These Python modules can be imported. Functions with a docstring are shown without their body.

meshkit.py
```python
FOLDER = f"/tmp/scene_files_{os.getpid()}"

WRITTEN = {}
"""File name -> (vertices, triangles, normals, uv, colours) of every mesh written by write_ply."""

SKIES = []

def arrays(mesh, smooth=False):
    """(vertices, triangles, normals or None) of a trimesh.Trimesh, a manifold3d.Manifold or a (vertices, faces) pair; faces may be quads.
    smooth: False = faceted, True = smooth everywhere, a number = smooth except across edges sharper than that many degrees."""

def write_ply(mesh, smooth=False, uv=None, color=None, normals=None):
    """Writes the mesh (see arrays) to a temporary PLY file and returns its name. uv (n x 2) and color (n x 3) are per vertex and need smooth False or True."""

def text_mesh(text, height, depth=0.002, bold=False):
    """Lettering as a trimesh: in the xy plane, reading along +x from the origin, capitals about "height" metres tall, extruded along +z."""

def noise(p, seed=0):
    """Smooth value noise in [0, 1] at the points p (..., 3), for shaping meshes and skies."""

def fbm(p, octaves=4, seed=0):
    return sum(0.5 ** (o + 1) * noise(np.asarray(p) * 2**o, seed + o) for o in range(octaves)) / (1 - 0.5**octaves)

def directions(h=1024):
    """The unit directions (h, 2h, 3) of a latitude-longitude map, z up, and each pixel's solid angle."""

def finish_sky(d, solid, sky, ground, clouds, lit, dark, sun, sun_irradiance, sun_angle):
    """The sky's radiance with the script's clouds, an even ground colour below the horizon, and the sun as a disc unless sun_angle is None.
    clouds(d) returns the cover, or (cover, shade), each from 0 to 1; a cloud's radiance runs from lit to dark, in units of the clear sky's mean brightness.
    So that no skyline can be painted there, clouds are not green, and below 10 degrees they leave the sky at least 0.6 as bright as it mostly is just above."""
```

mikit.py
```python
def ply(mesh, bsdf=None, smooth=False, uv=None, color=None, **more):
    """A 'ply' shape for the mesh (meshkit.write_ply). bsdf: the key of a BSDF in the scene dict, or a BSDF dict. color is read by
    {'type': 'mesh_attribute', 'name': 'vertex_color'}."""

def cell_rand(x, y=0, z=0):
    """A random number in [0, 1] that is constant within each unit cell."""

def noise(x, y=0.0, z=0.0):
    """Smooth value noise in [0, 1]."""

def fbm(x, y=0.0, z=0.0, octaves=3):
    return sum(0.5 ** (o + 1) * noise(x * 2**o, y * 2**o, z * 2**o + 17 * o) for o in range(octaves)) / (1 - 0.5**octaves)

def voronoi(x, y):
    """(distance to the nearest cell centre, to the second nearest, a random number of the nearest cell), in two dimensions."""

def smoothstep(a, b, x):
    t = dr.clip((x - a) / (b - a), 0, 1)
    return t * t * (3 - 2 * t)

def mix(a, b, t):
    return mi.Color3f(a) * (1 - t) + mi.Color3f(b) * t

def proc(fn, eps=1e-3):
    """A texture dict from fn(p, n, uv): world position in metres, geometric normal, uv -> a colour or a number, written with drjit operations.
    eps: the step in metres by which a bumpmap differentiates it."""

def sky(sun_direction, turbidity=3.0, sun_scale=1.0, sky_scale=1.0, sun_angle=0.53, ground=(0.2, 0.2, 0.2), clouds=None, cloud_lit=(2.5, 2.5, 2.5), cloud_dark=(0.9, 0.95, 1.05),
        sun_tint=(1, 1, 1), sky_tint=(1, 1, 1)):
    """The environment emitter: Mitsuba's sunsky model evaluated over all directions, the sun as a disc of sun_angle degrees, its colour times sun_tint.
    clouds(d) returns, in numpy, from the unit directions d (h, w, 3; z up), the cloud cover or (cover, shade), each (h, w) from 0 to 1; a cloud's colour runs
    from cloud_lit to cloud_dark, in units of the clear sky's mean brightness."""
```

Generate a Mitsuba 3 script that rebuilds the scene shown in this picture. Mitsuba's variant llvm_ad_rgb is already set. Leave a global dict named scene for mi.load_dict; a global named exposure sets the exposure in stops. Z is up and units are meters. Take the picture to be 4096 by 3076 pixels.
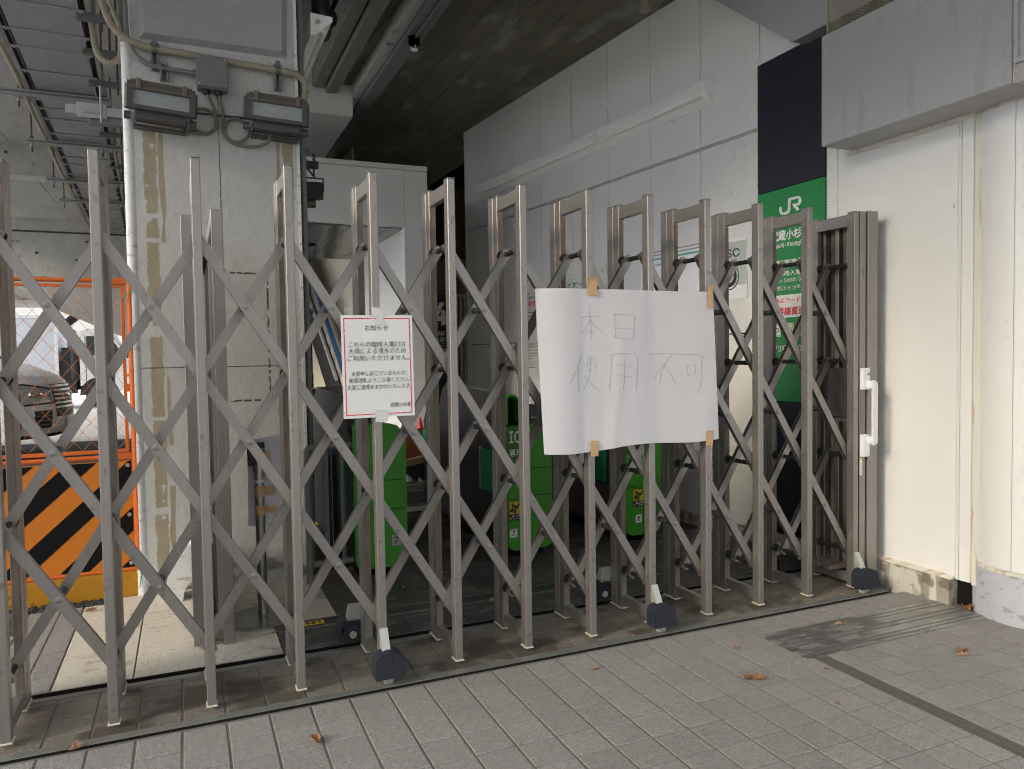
import glob, math, random
import numpy as np, trimesh, drjit as dr, mitsuba as mi, mikit
import shapely
from shapely.geometry import Polygon, LineString, box as sbox
from shapely import affinity, union_all
from mikit import noise, fbm, smoothstep, mix, cell_rand, proc
T = mi.ScalarTransform4f
rng = random.Random(7)
nrng = np.random.default_rng(11)
scene, labels = {}, {}

# ------------------------------------------------------------------ camera, sky, exposure
CAM = np.array([0.0, -3.0454, 1.3375])
YAW, PIT, ROL = math.radians(23.3629), math.radians(-2.3028), math.radians(-0.8836)
FWD = np.array([math.sin(YAW) * math.cos(PIT), math.cos(YAW) * math.cos(PIT), math.sin(PIT)])
_r = np.array([math.cos(YAW), -math.sin(YAW), 0.0]); _u = np.cross(_r, FWD)
RIGHT, UP = _r * math.cos(ROL) + _u * math.sin(ROL), -_r * math.sin(ROL) + _u * math.cos(ROL)
HFOV = 2 * math.degrees(math.atan(2048 / 3019.35))
scene['camera'] = {'type': 'perspective', 'fov': HFOV, 'fov_axis': 'x', 'near_clip': 0.02, 'far_clip': 400.0,
                   'to_world': T().look_at(origin=CAM.tolist(), target=(CAM + FWD).tolist(), up=UP.tolist())}
exposure = 3.45
scene['sky'] = mikit.sky([-0.85, -0.25, 0.40], turbidity=3.0, sun_scale=0.16, sun_angle=14, sun_tint=(0.88, 0.97, 1.12), ground=(0.28, 0.28, 0.27),
                         clouds=lambda d: 1.0, cloud_lit=(2.42, 2.5, 2.60))

# ------------------------------------------------------------------ materials
def flat(c, r=0.5, metal=0.0, spec=0.5, **k):
    return {'type': 'principled', 'base_color': {'type': 'rgb', 'value': list(c)}, 'roughness': r, 'metallic': metal, 'specular': spec, **k}
def tex(fn, r=0.6, metal=0.0, spec=0.4, bump=None, bscale=0.001, eps=1e-3):
    d = {'type': 'principled', 'base_color': proc(fn), 'roughness': r, 'metallic': metal, 'specular': spec}
    if bump is not None:
        d = {'type': 'bumpmap', 'arbitrary': {**proc(bump, eps), }, 'scale': bscale, 'bsdf': d}
    return d
def two(d): return {'type': 'twosided', 'bsdf': d}
M = {}
def mat(name, d): scene['mat_' + name] = d; M[name] = 'mat_' + name

GX, GY, TP = 0.551, -0.272, 0.15
def c_tile(p, n, uv):
    r = cell_rand(dr.floor((p.x - GX) / TP), dr.floor((p.y - GY) / TP), 3)
    g = fbm(p.x * 170, p.y * 170, p.z * 40, octaves=2)
    big = fbm(p.x * 1.7 + 5, p.y * 1.7, 0, octaves=3)
    base = mix((0.222, 0.214, 0.207), (0.272, 0.263, 0.255), 0.6 * r + 0.4 * big)
    base = base * (0.72 + 0.56 * g)
    # strip between the gate rails: oily, brown dirt plus shade put into the colour
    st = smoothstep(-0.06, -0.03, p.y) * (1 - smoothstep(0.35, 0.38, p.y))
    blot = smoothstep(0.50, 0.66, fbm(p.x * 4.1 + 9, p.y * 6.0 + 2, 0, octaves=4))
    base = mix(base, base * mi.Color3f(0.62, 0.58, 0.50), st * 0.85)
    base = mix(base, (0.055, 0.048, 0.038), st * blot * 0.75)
    # rust-red wash by the round column
    red = smoothstep(0.52, 0.70, fbm(p.x * 2.3, p.y * 3.1 + 3, 0, octaves=3)) * smoothstep(3.05, 3.3, p.x) * (1 - smoothstep(-0.6, -0.5, p.y))
    return mix(base, (0.26, 0.155, 0.10), red * 0.55)
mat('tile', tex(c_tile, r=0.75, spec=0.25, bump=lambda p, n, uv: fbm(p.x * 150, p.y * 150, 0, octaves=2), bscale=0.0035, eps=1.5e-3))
def c_dark(p, n, uv):
    r = cell_rand(dr.floor(p.x / 0.3), dr.floor(p.y / 0.3), 4)
    d = fbm(p.x * 9, p.y * 22, 0, octaves=4)
    b = mix((0.050, 0.050, 0.050), (0.075, 0.074, 0.071), r)
    b = mix(b, (0.16, 0.155, 0.145), 0.55 * smoothstep(0.58, 0.75, d))
    return b * (0.8 + 0.4 * noise(p.x * 160, p.y * 160))
mat('darktile', tex(c_dark, r=0.55))
def c_light(p, n, uv):
    d = fbm(p.x * 7 + 3, p.y * 11, 0, octaves=4)
    b = mix((0.50, 0.475, 0.41), (0.57, 0.545, 0.475), noise(p.x * 2.5, p.y * 2.5))
    b = mix(b, (0.27, 0.23, 0.17), 0.6 * smoothstep(0.60, 0.78, d))
    b = mix(b, (0.14, 0.12, 0.095), 0.7 * smoothstep(0.76, 0.84, fbm(p.x * 42, p.y * 42, 1, octaves=3)))
    return b * (0.9 + 0.2 * noise(p.x * 150, p.y * 150))
mat('lighttile', tex(c_light, r=0.6))
mat('mortar', flat((0.165, 0.148, 0.132), 0.9, spec=0.1))
mat('mortar2', flat((0.09, 0.085, 0.08), 0.9, spec=0.1))
def c_asph(p, n, uv):
    g = fbm(p.x * 60, p.y * 60, 0, octaves=3)
    return mix((0.018, 0.018, 0.019), (0.085, 0.085, 0.088), g)
mat('asphalt', tex(c_asph, r=0.85, spec=0.2))
def rag(p, s=1.0): return (fbm(p.x * 45 * s, p.z * 30 * s, 2, octaves=3) - 0.5) * 0.03
def band(v, a, b, e=0.004): return smoothstep(a - e, a + e, v) * (1 - smoothstep(b - e, b + e, v))
def c_pillar(p, n, uv):
    front = 1 - smoothstep(1.705, 1.71, p.y)
    b = mix((0.46, 0.465, 0.455), (0.54, 0.54, 0.525), fbm(p.x * 2.2, p.z * 1.1, p.y * 2.2, octaves=4))
    b = b * (0.93 + 0.14 * fbm(p.x * 60, p.z * 25, 4, octaves=2))
    pit = smoothstep(0.79, 0.84, fbm(p.x * 46, p.z * 38, p.y * 38, octaves=3))
    b = mix(b, (0.20, 0.17, 0.15), 0.8 * pit)
    # brown strips where boards were once glued, with glue runs beside them
    ex = rag(p) * 0.7
    z = p.z
    seg = dr.maximum(dr.maximum(band(z, 2.163, 2.648), band(z, 2.024, 2.137)), dr.maximum(band(z, 1.545 + rag(p) * 3, 2.0), dr.maximum(band(z, 1.01, 1.47 + rag(p) * 2), dr.maximum(band(z, 0.49, 0.99), band(z, 0.05, 0.45)))))
    s1 = band(p.x + ex, -0.180, -0.115) * seg
    ch = smoothstep(0.76, 0.80, fbm(p.x * 22 + 7, p.z * 22, 0, octaves=2))
    s1 = s1 * (1 - ch)
    w = 0.009 + 0.011 * (noise(p.z * 9, 3, 1) - 0.35)
    s2 = (1 - smoothstep(w - 0.003, w + 0.003, dr.abs(p.x + 0.090 + (noise(p.z * 6, 1, 1) - 0.5) * 0.012))) * smoothstep(0.33, 0.40, noise(p.z * 4.2 + 3, 8, 1)) * (1 - smoothstep(2.63, 2.66, z))
    s3 = band(p.x + ex, 0.575, 0.632) * band(z, 2.2, 2.635)
    w3 = 0.008 + 0.006 * noise(p.z * 11, 5, 1)
    s4 = (1 - smoothstep(w3 - 0.002, w3 + 0.002, dr.abs(p.x - 0.545 + (noise(p.z * 7, 2, 4) - 0.5) * 0.012))) * band(z, 2.40, 2.65)
    brown = mix((0.30, 0.262, 0.185), (0.36, 0.325, 0.245), fbm(p.x * 30, p.z * 18, 0, octaves=3))
    b = mix(b, brown, dr.clip(s1 + s2 + s3 + s4, 0, 1) * front)
    # dashed dark remains of an old frame
    fr = dr.maximum(band(z, 1.835, 1.846) * band(p.x, 0.25, 0.47), dr.maximum(band(p.x, 0.459, 0.470) * band(z, 1.13, 1.83), band(z, 1.08, 1.092) * band(p.x, 0.235, 0.47)))
    dash = smoothstep(0.40, 0.46, noise(p.x * 55, p.z * 55, 6)) * smoothstep(0.3, 0.36, noise(p.x * 12, p.z * 9, 2))
    b = mix(b, (0.085, 0.07, 0.06), fr * dash * front)
    # damp, dirty foot of the shaft
    ft = smoothstep(0.42, 0.62, fbm(p.x * 14, p.z * 26, p.y * 6, octaves=4)) * (1 - smoothstep(0.05, 0.22, z))
    b = mix(b, (0.12, 0.105, 0.085), 0.7 * ft)
    return b
mat('pillar', tex(c_pillar, r=0.8, spec=0.2, bump=lambda p, n, uv: fbm(p.x * 60, p.z * 60, p.y * 60, octaves=2), bscale=0.002))
def c_conc(p, n, uv):
    b = mix((0.40, 0.395, 0.38), (0.50, 0.495, 0.48), fbm(p.x * 1.3, p.y * 1.3, p.z * 2.0, octaves=4))
    b = b * (0.85 + 0.3 * fbm(p.x * 18, p.y * 18, p.z * 9, octaves=3))
    pit = smoothstep(0.72, 0.78, fbm(p.x * 9 + 4, p.y * 9, p.z * 9, octaves=3))
    return mix(b, (0.13, 0.12, 0.11), 0.6 * pit)
mat('concrete', tex(c_conc, r=0.85, spec=0.2))
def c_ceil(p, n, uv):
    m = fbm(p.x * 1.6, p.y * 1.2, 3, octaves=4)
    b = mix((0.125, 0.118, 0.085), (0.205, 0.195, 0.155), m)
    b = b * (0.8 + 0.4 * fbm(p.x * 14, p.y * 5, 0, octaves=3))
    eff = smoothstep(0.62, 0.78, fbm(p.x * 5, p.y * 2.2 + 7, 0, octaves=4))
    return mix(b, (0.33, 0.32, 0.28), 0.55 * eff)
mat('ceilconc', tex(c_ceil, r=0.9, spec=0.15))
def c_gray(p, n, uv):
    b = mix((0.345, 0.345, 0.365), (0.40, 0.40, 0.415), fbm(p.x * 1.8, p.y * 1.8, p.z * 1.8, octaves=3))
    b = b * (0.94 + 0.12 * noise(p.x * 90, p.y * 90, p.z * 90))
    run = smoothstep(0.52, 0.78, fbm(p.y * 26, p.z * 1.6, p.x * 3, octaves=3)) * smoothstep(0.42, 0.58, fbm(p.y * 4, p.z * 3 + 3, 1, octaves=3))
    return mix(b, (0.28, 0.27, 0.26), 0.35 * run)
mat('grayconc', tex(c_gray, r=0.55, spec=0.35, bump=lambda p, n, uv: fbm(p.x * 70, p.y * 70, p.z * 70, octaves=2), bscale=0.0025))
def c_white(p, n, uv):
    b = mix((0.735, 0.74, 0.73), (0.775, 0.78, 0.77), fbm(p.x * 0.9, p.y * 0.9, p.z * 0.9, octaves=3))
    d = smoothstep(0.78, 0.86, fbm(p.y * 34 + 2, p.z * 34, p.x * 5, octaves=3)) * smoothstep(0.55, 0.75, noise(p.y * 3, p.z * 2.0, 4))
    b = mix(b, (0.30, 0.24, 0.18), 0.55 * d)
    st = smoothstep(0.60, 0.85, fbm(p.y * 30, p.z * 0.9, 9, octaves=3))
    return mix(b, (0.70, 0.69, 0.66), 0.12 * st)
mat('white', tex(c_white, r=0.30, spec=0.45))
def c_trim(p, n, uv):
    d = smoothstep(0.52, 0.74, fbm(p.y * 30 + p.x * 30, p.z * 5, 3, octaves=4))
    return mix((0.68, 0.655, 0.585), (0.40, 0.30, 0.20), 0.7 * d)
mat('dirtytrim', tex(c_trim, r=0.6))
def c_plinth(p, n, uv):
    a = fbm(p.y * 12, p.z * 14, p.x * 12, octaves=4)
    b = mix((0.62, 0.61, 0.56), (0.50, 0.49, 0.44), a)
    d = smoothstep(0.50, 0.66, fbm(p.y * 22 + 4, p.z * 20, p.x * 20, octaves=4))
    b = mix(b, (0.16, 0.135, 0.10), 0.75 * d)
    v = smoothstep(0.62, 0.72, fbm(p.y * 20, p.z * 2, 8, octaves=2))
    return mix(b, (0.15, 0.12, 0.09), 0.6 * v)
mat('plinth', tex(c_plinth, r=0.85, spec=0.2))
def c_blue(p, n, uv):
    b = mix((0.44, 0.46, 0.52), (0.50, 0.515, 0.57), fbm(p.x * 7, p.y * 7, p.z * 7, octaves=3))
    d = smoothstep(0.60, 0.72, fbm(p.x * 30, p.y * 30, p.z * 42, octaves=3))
    return mix(b, (0.24, 0.225, 0.22), 0.6 * d)
mat('bluegray', tex(c_blue, r=0.7, spec=0.3))
def c_alu(p, n, uv):
    b = mix((0.300, 0.281, 0.266), (0.345, 0.324, 0.308), fbm(p.x * 5, p.y * 5, p.z * 1.5, octaves=3))
    b = b * (0.95 + 0.10 * noise(p.x * 260 + p.y * 260, p.z * 3))
    d = smoothstep(0.70, 0.80, fbm(p.x * 40, p.z * 40, p.y * 40, octaves=3))
    return mix(b, (0.17, 0.145, 0.12), 0.5 * d)
mat('alu', tex(c_alu, r=0.42, metal=0.72, spec=0.5))
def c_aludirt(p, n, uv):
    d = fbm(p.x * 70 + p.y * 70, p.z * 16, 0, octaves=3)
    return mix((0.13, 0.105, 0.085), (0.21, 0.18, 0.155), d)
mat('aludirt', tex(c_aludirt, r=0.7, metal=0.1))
def c_galv(p, n, uv):
    return mix((0.30, 0.315, 0.325), (0.39, 0.40, 0.41), fbm(p.x * 25, p.y * 25, p.z * 25, octaves=3))
mat('galv', tex(c_galv, r=0.5, metal=0.35))
mat('galvdark', flat((0.16, 0.165, 0.17), 0.55, 0.4))
def c_plate(p, n, uv):
    s = fbm(p.x * 1.6, p.y * 70, 1, octaves=3)
    b = mix((0.30, 0.30, 0.29), (0.42, 0.415, 0.40), s)
    d = smoothstep(0.48, 0.60, fbm(p.x * 9, p.y * 26, 4, octaves=4)) * (1 - smoothstep(3.0, 3.25, p.x + (noise(p.x * 8, p.y * 8) - 0.5) * 0.5))
    b = mix(b, (0.07, 0.07, 0.068), 0.60 * d)
    e = smoothstep(0.52, 0.62, fbm(p.x * 6 + 2, p.y * 14, 7, octaves=4))
    return mix(b, (0.21, 0.195, 0.18), 0.55 * e)
mat('plate', tex(c_plate, r=0.38, metal=0.55))
mat('rail', flat((0.23, 0.245, 0.235), 0.4, 0.5))
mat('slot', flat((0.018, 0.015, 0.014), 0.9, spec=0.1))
mat('rubber', flat((0.030, 0.030, 0.031), 0.75, spec=0.3))
mat('drainrib', flat((0.10, 0.096, 0.09), 0.7))
mat('caster', tex(lambda p, n, uv: mix((0.020, 0.024, 0.036), (0.16, 0.16, 0.16), 0.5 * smoothstep(0.82, 0.90, fbm(p.x * 90, p.z * 90, p.y * 90, octaves=2))), r=0.6))
mat('zinc', flat((0.46, 0.49, 0.45), 0.4, 0.4))
mat('cream', flat((0.60, 0.57, 0.46), 0.6))
mat('steel', flat((0.55, 0.55, 0.55), 0.22, 1.0))
mat('steeldull', flat((0.22, 0.22, 0.22), 0.32, 0.9))
mat('black', flat((0.012, 0.012, 0.013), 0.45))
mat('blackmatt', flat((0.010, 0.010, 0.010), 0.9, spec=0.1))
mat('charcoal', flat((0.045, 0.045, 0.05), 0.55))
mat('navy', flat((0.022, 0.023, 0.036), 0.45, spec=0.3))
mat('green', flat((0.012, 0.24, 0.062), 0.42))
mat('gategreen', flat((0.060, 0.330, 0.028), 0.42))
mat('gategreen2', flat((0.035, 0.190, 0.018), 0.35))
mat('gateedge', flat((0.16, 0.62, 0.15), 0.4))
mat('teal', flat((0.004, 0.205, 0.095), 0.4))
mat('gatebody', flat((0.030, 0.029, 0.032), 0.42, spec=0.25))
mat('gatebody2', flat((0.085, 0.080, 0.078), 0.45))
mat('ink', flat((0.03, 0.03, 0.035), 0.7))
mat('pencil', flat((0.30, 0.30, 0.31), 0.7))
mat('paper', two(flat((0.62, 0.62, 0.655), 0.75, spec=0.2)))
mat('laminate', flat((0.74, 0.75, 0.75), 0.22, spec=0.5))
mat('printred', flat((0.62, 0.05, 0.06), 0.45))
mat('pink', flat((0.80, 0.16, 0.34), 0.5))
mat('palepink', flat((0.80, 0.55, 0.58), 0.5))
mat('printwhite', flat((0.80, 0.80, 0.82), 0.4))
mat('postergray', flat((0.26, 0.26, 0.27), 0.5))
mat('posterpaper', flat((0.76, 0.74, 0.70), 0.3))
mat('postergloss', flat((0.80, 0.80, 0.82), 0.12, spec=0.6))
mat('linegreen', flat((0.05, 0.42, 0.34), 0.3))
mat('tape', two(flat((0.55, 0.36, 0.18), 0.5)))
mat('cleartape', two(flat((0.66, 0.67, 0.68), 0.2)))
mat('orange', tex(lambda p, n, uv: mix((0.66, 0.145, 0.022), (0.56, 0.125, 0.022), fbm(p.x * 20, p.y * 20, p.z * 14, octaves=3)), r=0.45))
mat('boardorange', tex(lambda p, n, uv: mix((0.62, 0.185, 0.012), (0.55, 0.17, 0.016), fbm(p.x * 9, p.z * 9, 0, octaves=3)), r=0.5))
mat('yellow', flat((0.70, 0.50, 0.03), 0.5))
mat('ochre', tex(lambda p, n, uv: mix(mix((0.47, 0.215, 0.010), (0.40, 0.20, 0.014), fbm(p.x * 7, p.z * 4, 0, octaves=3)), (0.12, 0.08, 0.03), 0.7 * smoothstep(0.68, 0.78, fbm(p.x * 30, p.z * 40, 2, octaves=3))), r=0.5))
mat('stripeblack', flat((0.008, 0.008, 0.009), 0.7, spec=0.12))
mat('vinyl', flat((0.78, 0.80, 0.84), 0.38))
mat('pvcwhite', tex(lambda p, n, uv: mix((0.72, 0.73, 0.74), (0.40, 0.36, 0.31), 0.7 * smoothstep(0.60, 0.74, fbm(p.x * 22, p.y * 22, p.z * 40, octaves=3))), r=0.35))
mat('conduit', tex(lambda p, n, uv: mix((0.40, 0.36, 0.27), (0.28, 0.25, 0.19), fbm(p.x * 12, p.y * 12, p.z * 12, octaves=3)), r=0.6))
mat('cable', flat((0.17, 0.155, 0.13), 0.55))
mat('fitting', tex(lambda p, n, uv: mix((0.15, 0.155, 0.16), (0.205, 0.21, 0.215), fbm(p.x * 18, p.y * 18, p.z * 18, octaves=3)), r=0.5))
mat('bronze', flat((0.085, 0.078, 0.080), 0.4, 0.2))
mat('bronzetop', flat((0.155, 0.130, 0.108), 0.5, 0.2))
mat('lampglass', tex(lambda p, n, uv: mix((0.36, 0.39, 0.39), (0.26, 0.285, 0.29), fbm(p.x * 26, p.z * 60, p.y * 30, octaves=3)), r=0.14, spec=0.6))
mat('lumwhite', flat((0.82, 0.825, 0.81), 0.35))
mat('tubewhite', flat((0.82, 0.82, 0.80), 0.15))
mat('hangerrod', flat((0.115, 0.085, 0.075), 0.7, 0.2))
mat('pipegray', flat((0.20, 0.21, 0.20), 0.55, 0.2))
mat('vanwhite', flat((0.74, 0.745, 0.74), 0.16, spec=0.6))
mat('truckwhite', flat((0.66, 0.68, 0.70), 0.3))
mat('boxwhite', flat((0.52, 0.55, 0.62), 0.4))
mat('chrome', flat((0.72, 0.72, 0.74), 0.12, 1.0))
mat('glassdark', flat((0.02, 0.022, 0.025), 0.06, spec=0.8))
mat('lens', flat((0.55, 0.57, 0.60), 0.08, 0.5))
mat('amber', flat((0.60, 0.16, 0.02), 0.3))
mat('wood', tex(lambda p, n, uv: mix((0.52, 0.36, 0.21), (0.40, 0.26, 0.14), fbm(p.x * 8, p.z * 60, p.y * 20, octaves=3)), r=0.7))
mat('brown', flat((0.155, 0.050, 0.018), 0.6))
mat('soffitdark', flat((0.075, 0.078, 0.076), 0.16, spec=0.5))
mat('leaf', two(tex(lambda p, n, uv: mix((0.36, 0.20, 0.10), (0.20, 0.095, 0.045), fbm(p.x * 90, p.y * 90, p.z * 90, octaves=3)), r=0.8)))
mat('leafpale', two(tex(lambda p, n, uv: mix((0.46, 0.30, 0.20), (0.28, 0.16, 0.10), fbm(p.x * 90, p.y * 90, p.z * 90, octaves=3)), r=0.8)))
mat('deckpanel', flat((0.20, 0.205, 0.195), 0.6))
mat('ductgray', flat((0.17, 0.175, 0.165), 0.6))
mat('graysteel', flat((0.165, 0.165, 0.185), 0.5))
mat('bluepanel', flat((0.035, 0.085, 0.20), 0.25))
mat('string', flat((0.05, 0.36, 0.22), 0.6))
mat('facade', tex(lambda p, n, uv: mix((0.50, 0.50, 0.48), (0.58, 0.57, 0.55), fbm(p.x * 0.6, p.z * 0.6, 0, octaves=3)), r=0.8))
mat('pane', flat((0.10, 0.12, 0.14), 0.08, spec=0.7))

# ------------------------------------------------------------------ mesh helpers
def box(x0, x1, y0, y1, z0, z1, b=0.0):
    if x1 < x0: x0, x1 = x1, x0
    if y1 < y0: y0, y1 = y1, y0
    if z1 < z0: z0, z1 = z1, z0
    if b <= 0:
        return trimesh.creation.box(bounds=[[x0, y0, z0], [x1, y1, z1]])
    pts = []
    for sx, x in ((1, x0), (-1, x1)):
        for sy, y in ((1, y0), (-1, y1)):
            for sz, z in ((1, z0), (-1, z1)):
                pts += [(x + sx * b, y + sy * b, z), (x + sx * b, y, z + sz * b), (x, y + sy * b, z + sz * b)]
    return trimesh.convex.convex_hull(np.array(pts))
def hull(pts): return trimesh.convex.convex_hull(np.array(pts, float))
def cat(*ms):
    l = []
    for m in ms: l += list(m) if isinstance(m, (list, tuple)) else [m]
    return trimesh.util.concatenate(l)
def frame(m, o, u, v, w=None):
    """mesh in local (u, v, w) coordinates placed at o"""
    u, v = np.array(u, float), np.array(v, float)
    w = np.cross(u, v) if w is None else np.array(w, float)
    A = np.eye(4); A[:3, 0], A[:3, 1], A[:3, 2], A[:3, 3] = u, v, w, o
    m = m.copy(); m.apply_transform(A); return m
def geoms(g): return [q for q in getattr(g, 'geoms', [g]) if q.geom_type == 'Polygon' and q.area > 1e-9]
def extr(poly, h): return cat([trimesh.creation.extrude_polygon(g, h, engine='earcut') for g in geoms(poly)])
def xz(poly, y0, y1):
    """polygon in (x, z) from y0 to y1"""
    return frame(extr(poly, y1 - y0), (0, y1, 0), (1, 0, 0), (0, 0, 1))
def yz(poly, x0, x1):
    return frame(extr(poly, x1 - x0), (x0, 0, 0), (0, 1, 0), (0, 0, 1))
def xy(poly, z0, z1):
    m = extr(poly, z1 - z0); m.apply_translation((0, 0, z0)); return m
def rrect(x0, z0, x1, z1, r, n=6): return sbox(x0 + r, z0 + r, x1 - r, z1 - r).buffer(r, quad_segs=n)
def cyl(p0, p1, r, n=20): return trimesh.creation.cylinder(radius=r, segment=[p0, p1], sections=n)
def tube(pts, r, n=8, closed=False):
    p = np.asarray(pts, float); k = len(p); r = np.broadcast_to(r, (k,))
    t = np.gradient(p, axis=0)
    if closed: t = np.roll(p, -1, 0) - np.roll(p, 1, 0)
    t /= np.linalg.norm(t, axis=1, keepdims=True) + 1e-12
    a = np.cross(t[0], (0, 0, 1) if abs(t[0][2]) < 0.9 else (1, 0, 0)); rings = []
    ang = np.arange(n) * 2 * np.pi / n
    for i in range(k):
        a = a - t[i] * (a @ t[i]); a /= np.linalg.norm(a); b = np.cross(t[i], a)
        rings.append(p[i] + r[i] * (np.cos(ang)[:, None] * a + np.sin(ang)[:, None] * b))
    v = np.vstack(rings); f = []
    for i in range(k if closed else k - 1):
        j = (i + 1) % k
        for s in range(n):
            q = (s + 1) % n
            f += [(i * n + s, i * n + q, j * n + q), (i * n + s, j * n + q, j * n + s)]
    if not closed:
        c0, c1 = len(v), len(v) + 1; v = np.vstack([v, p[0], p[-1]])
        for s in range(n):
            q = (s + 1) % n
            f += [(c0, q, s), (c1, (k - 1) * n + s, (k - 1) * n + q)]
    return trimesh.Trimesh(v, f, process=False)
def spline(pts, n=8):
    p = np.asarray(pts, float); q = np.vstack([2 * p[0] - p[1], p, 2 * p[-1] - p[-2]]); out = []
    for i in range(1, len(q) - 2):
        for t in np.arange(n) / n:
            out.append(0.5 * (2 * q[i] + (q[i + 1] - q[i - 1]) * t + (2 * q[i - 1] - 5 * q[i] + 4 * q[i + 1] - q[i + 2]) * t * t + (3 * q[i] - q[i - 1] - 3 * q[i + 1] + q[i + 2]) * t ** 3))
    out.append(p[-1]); return np.array(out)
def lathe(prof, n=32):
    return trimesh.creation.revolve(np.array(prof, float), sections=n)
def bar(p0, p1, w, t, up=(0, 1, 0), b=0.0):
    """rectangular bar from p0 to p1, width w across, thickness t along up"""
    p0, p1, up = np.array(p0, float), np.array(p1, float), np.array(up, float)
    d = p1 - p0; L = np.linalg.norm(d); d /= L; s = np.cross(up, d); s /= np.linalg.norm(s); up = np.cross(d, s)
    return frame(box(0, L, -w / 2, w / 2, -t / 2, t / 2, b), p0, d, s, up)
def move(m, x=0, y=0, z=0, rz=0, rx=0, ry=0):
    m = m.copy()
    for a, ax in ((rx, (1, 0, 0)), (ry, (0, 1, 0)), (rz, (0, 0, 1))):
        if a: m.apply_transform(trimesh.transformations.rotation_matrix(math.radians(a), ax))
    m.apply_translation((x, y, z)); return m

# ------------------------------------------------------------------ naming helpers
def numbered(key):
    if key not in scene and key not in labels and not any(k.startswith(key + '__') for k in scene): return key
    i = 1
    while True:
        k = f'{key}_{i:03d}'
        if k not in scene and k not in labels and not any(q.startswith(k + '__') for q in scene): return k
        i += 1
_cnt = {}
def pkey(parent, name):
    base = parent + '__' + name
    i = _cnt.get(base, -1) + 1; _cnt[base] = i
    return base if i == 0 else f'{base}_{i:03d}'
def thing(name, label, cat_, group=None):
    k = numbered(name); labels[k] = {'label': label, 'category': cat_}
    if group: labels[k]['group'] = group
    return k
def part(parent, name, mesh, m, smooth=False, label=None, stuff=False):
    k = pkey(parent, name)
    scene[k] = mesh if isinstance(mesh, dict) else mikit.ply(mesh, M[m], smooth=smooth)
    if label or stuff:
        labels[k] = {}
        if label: labels[k]['label'] = label
        if stuff: labels[k]['kind'] = 'stuff'
    return k
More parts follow.
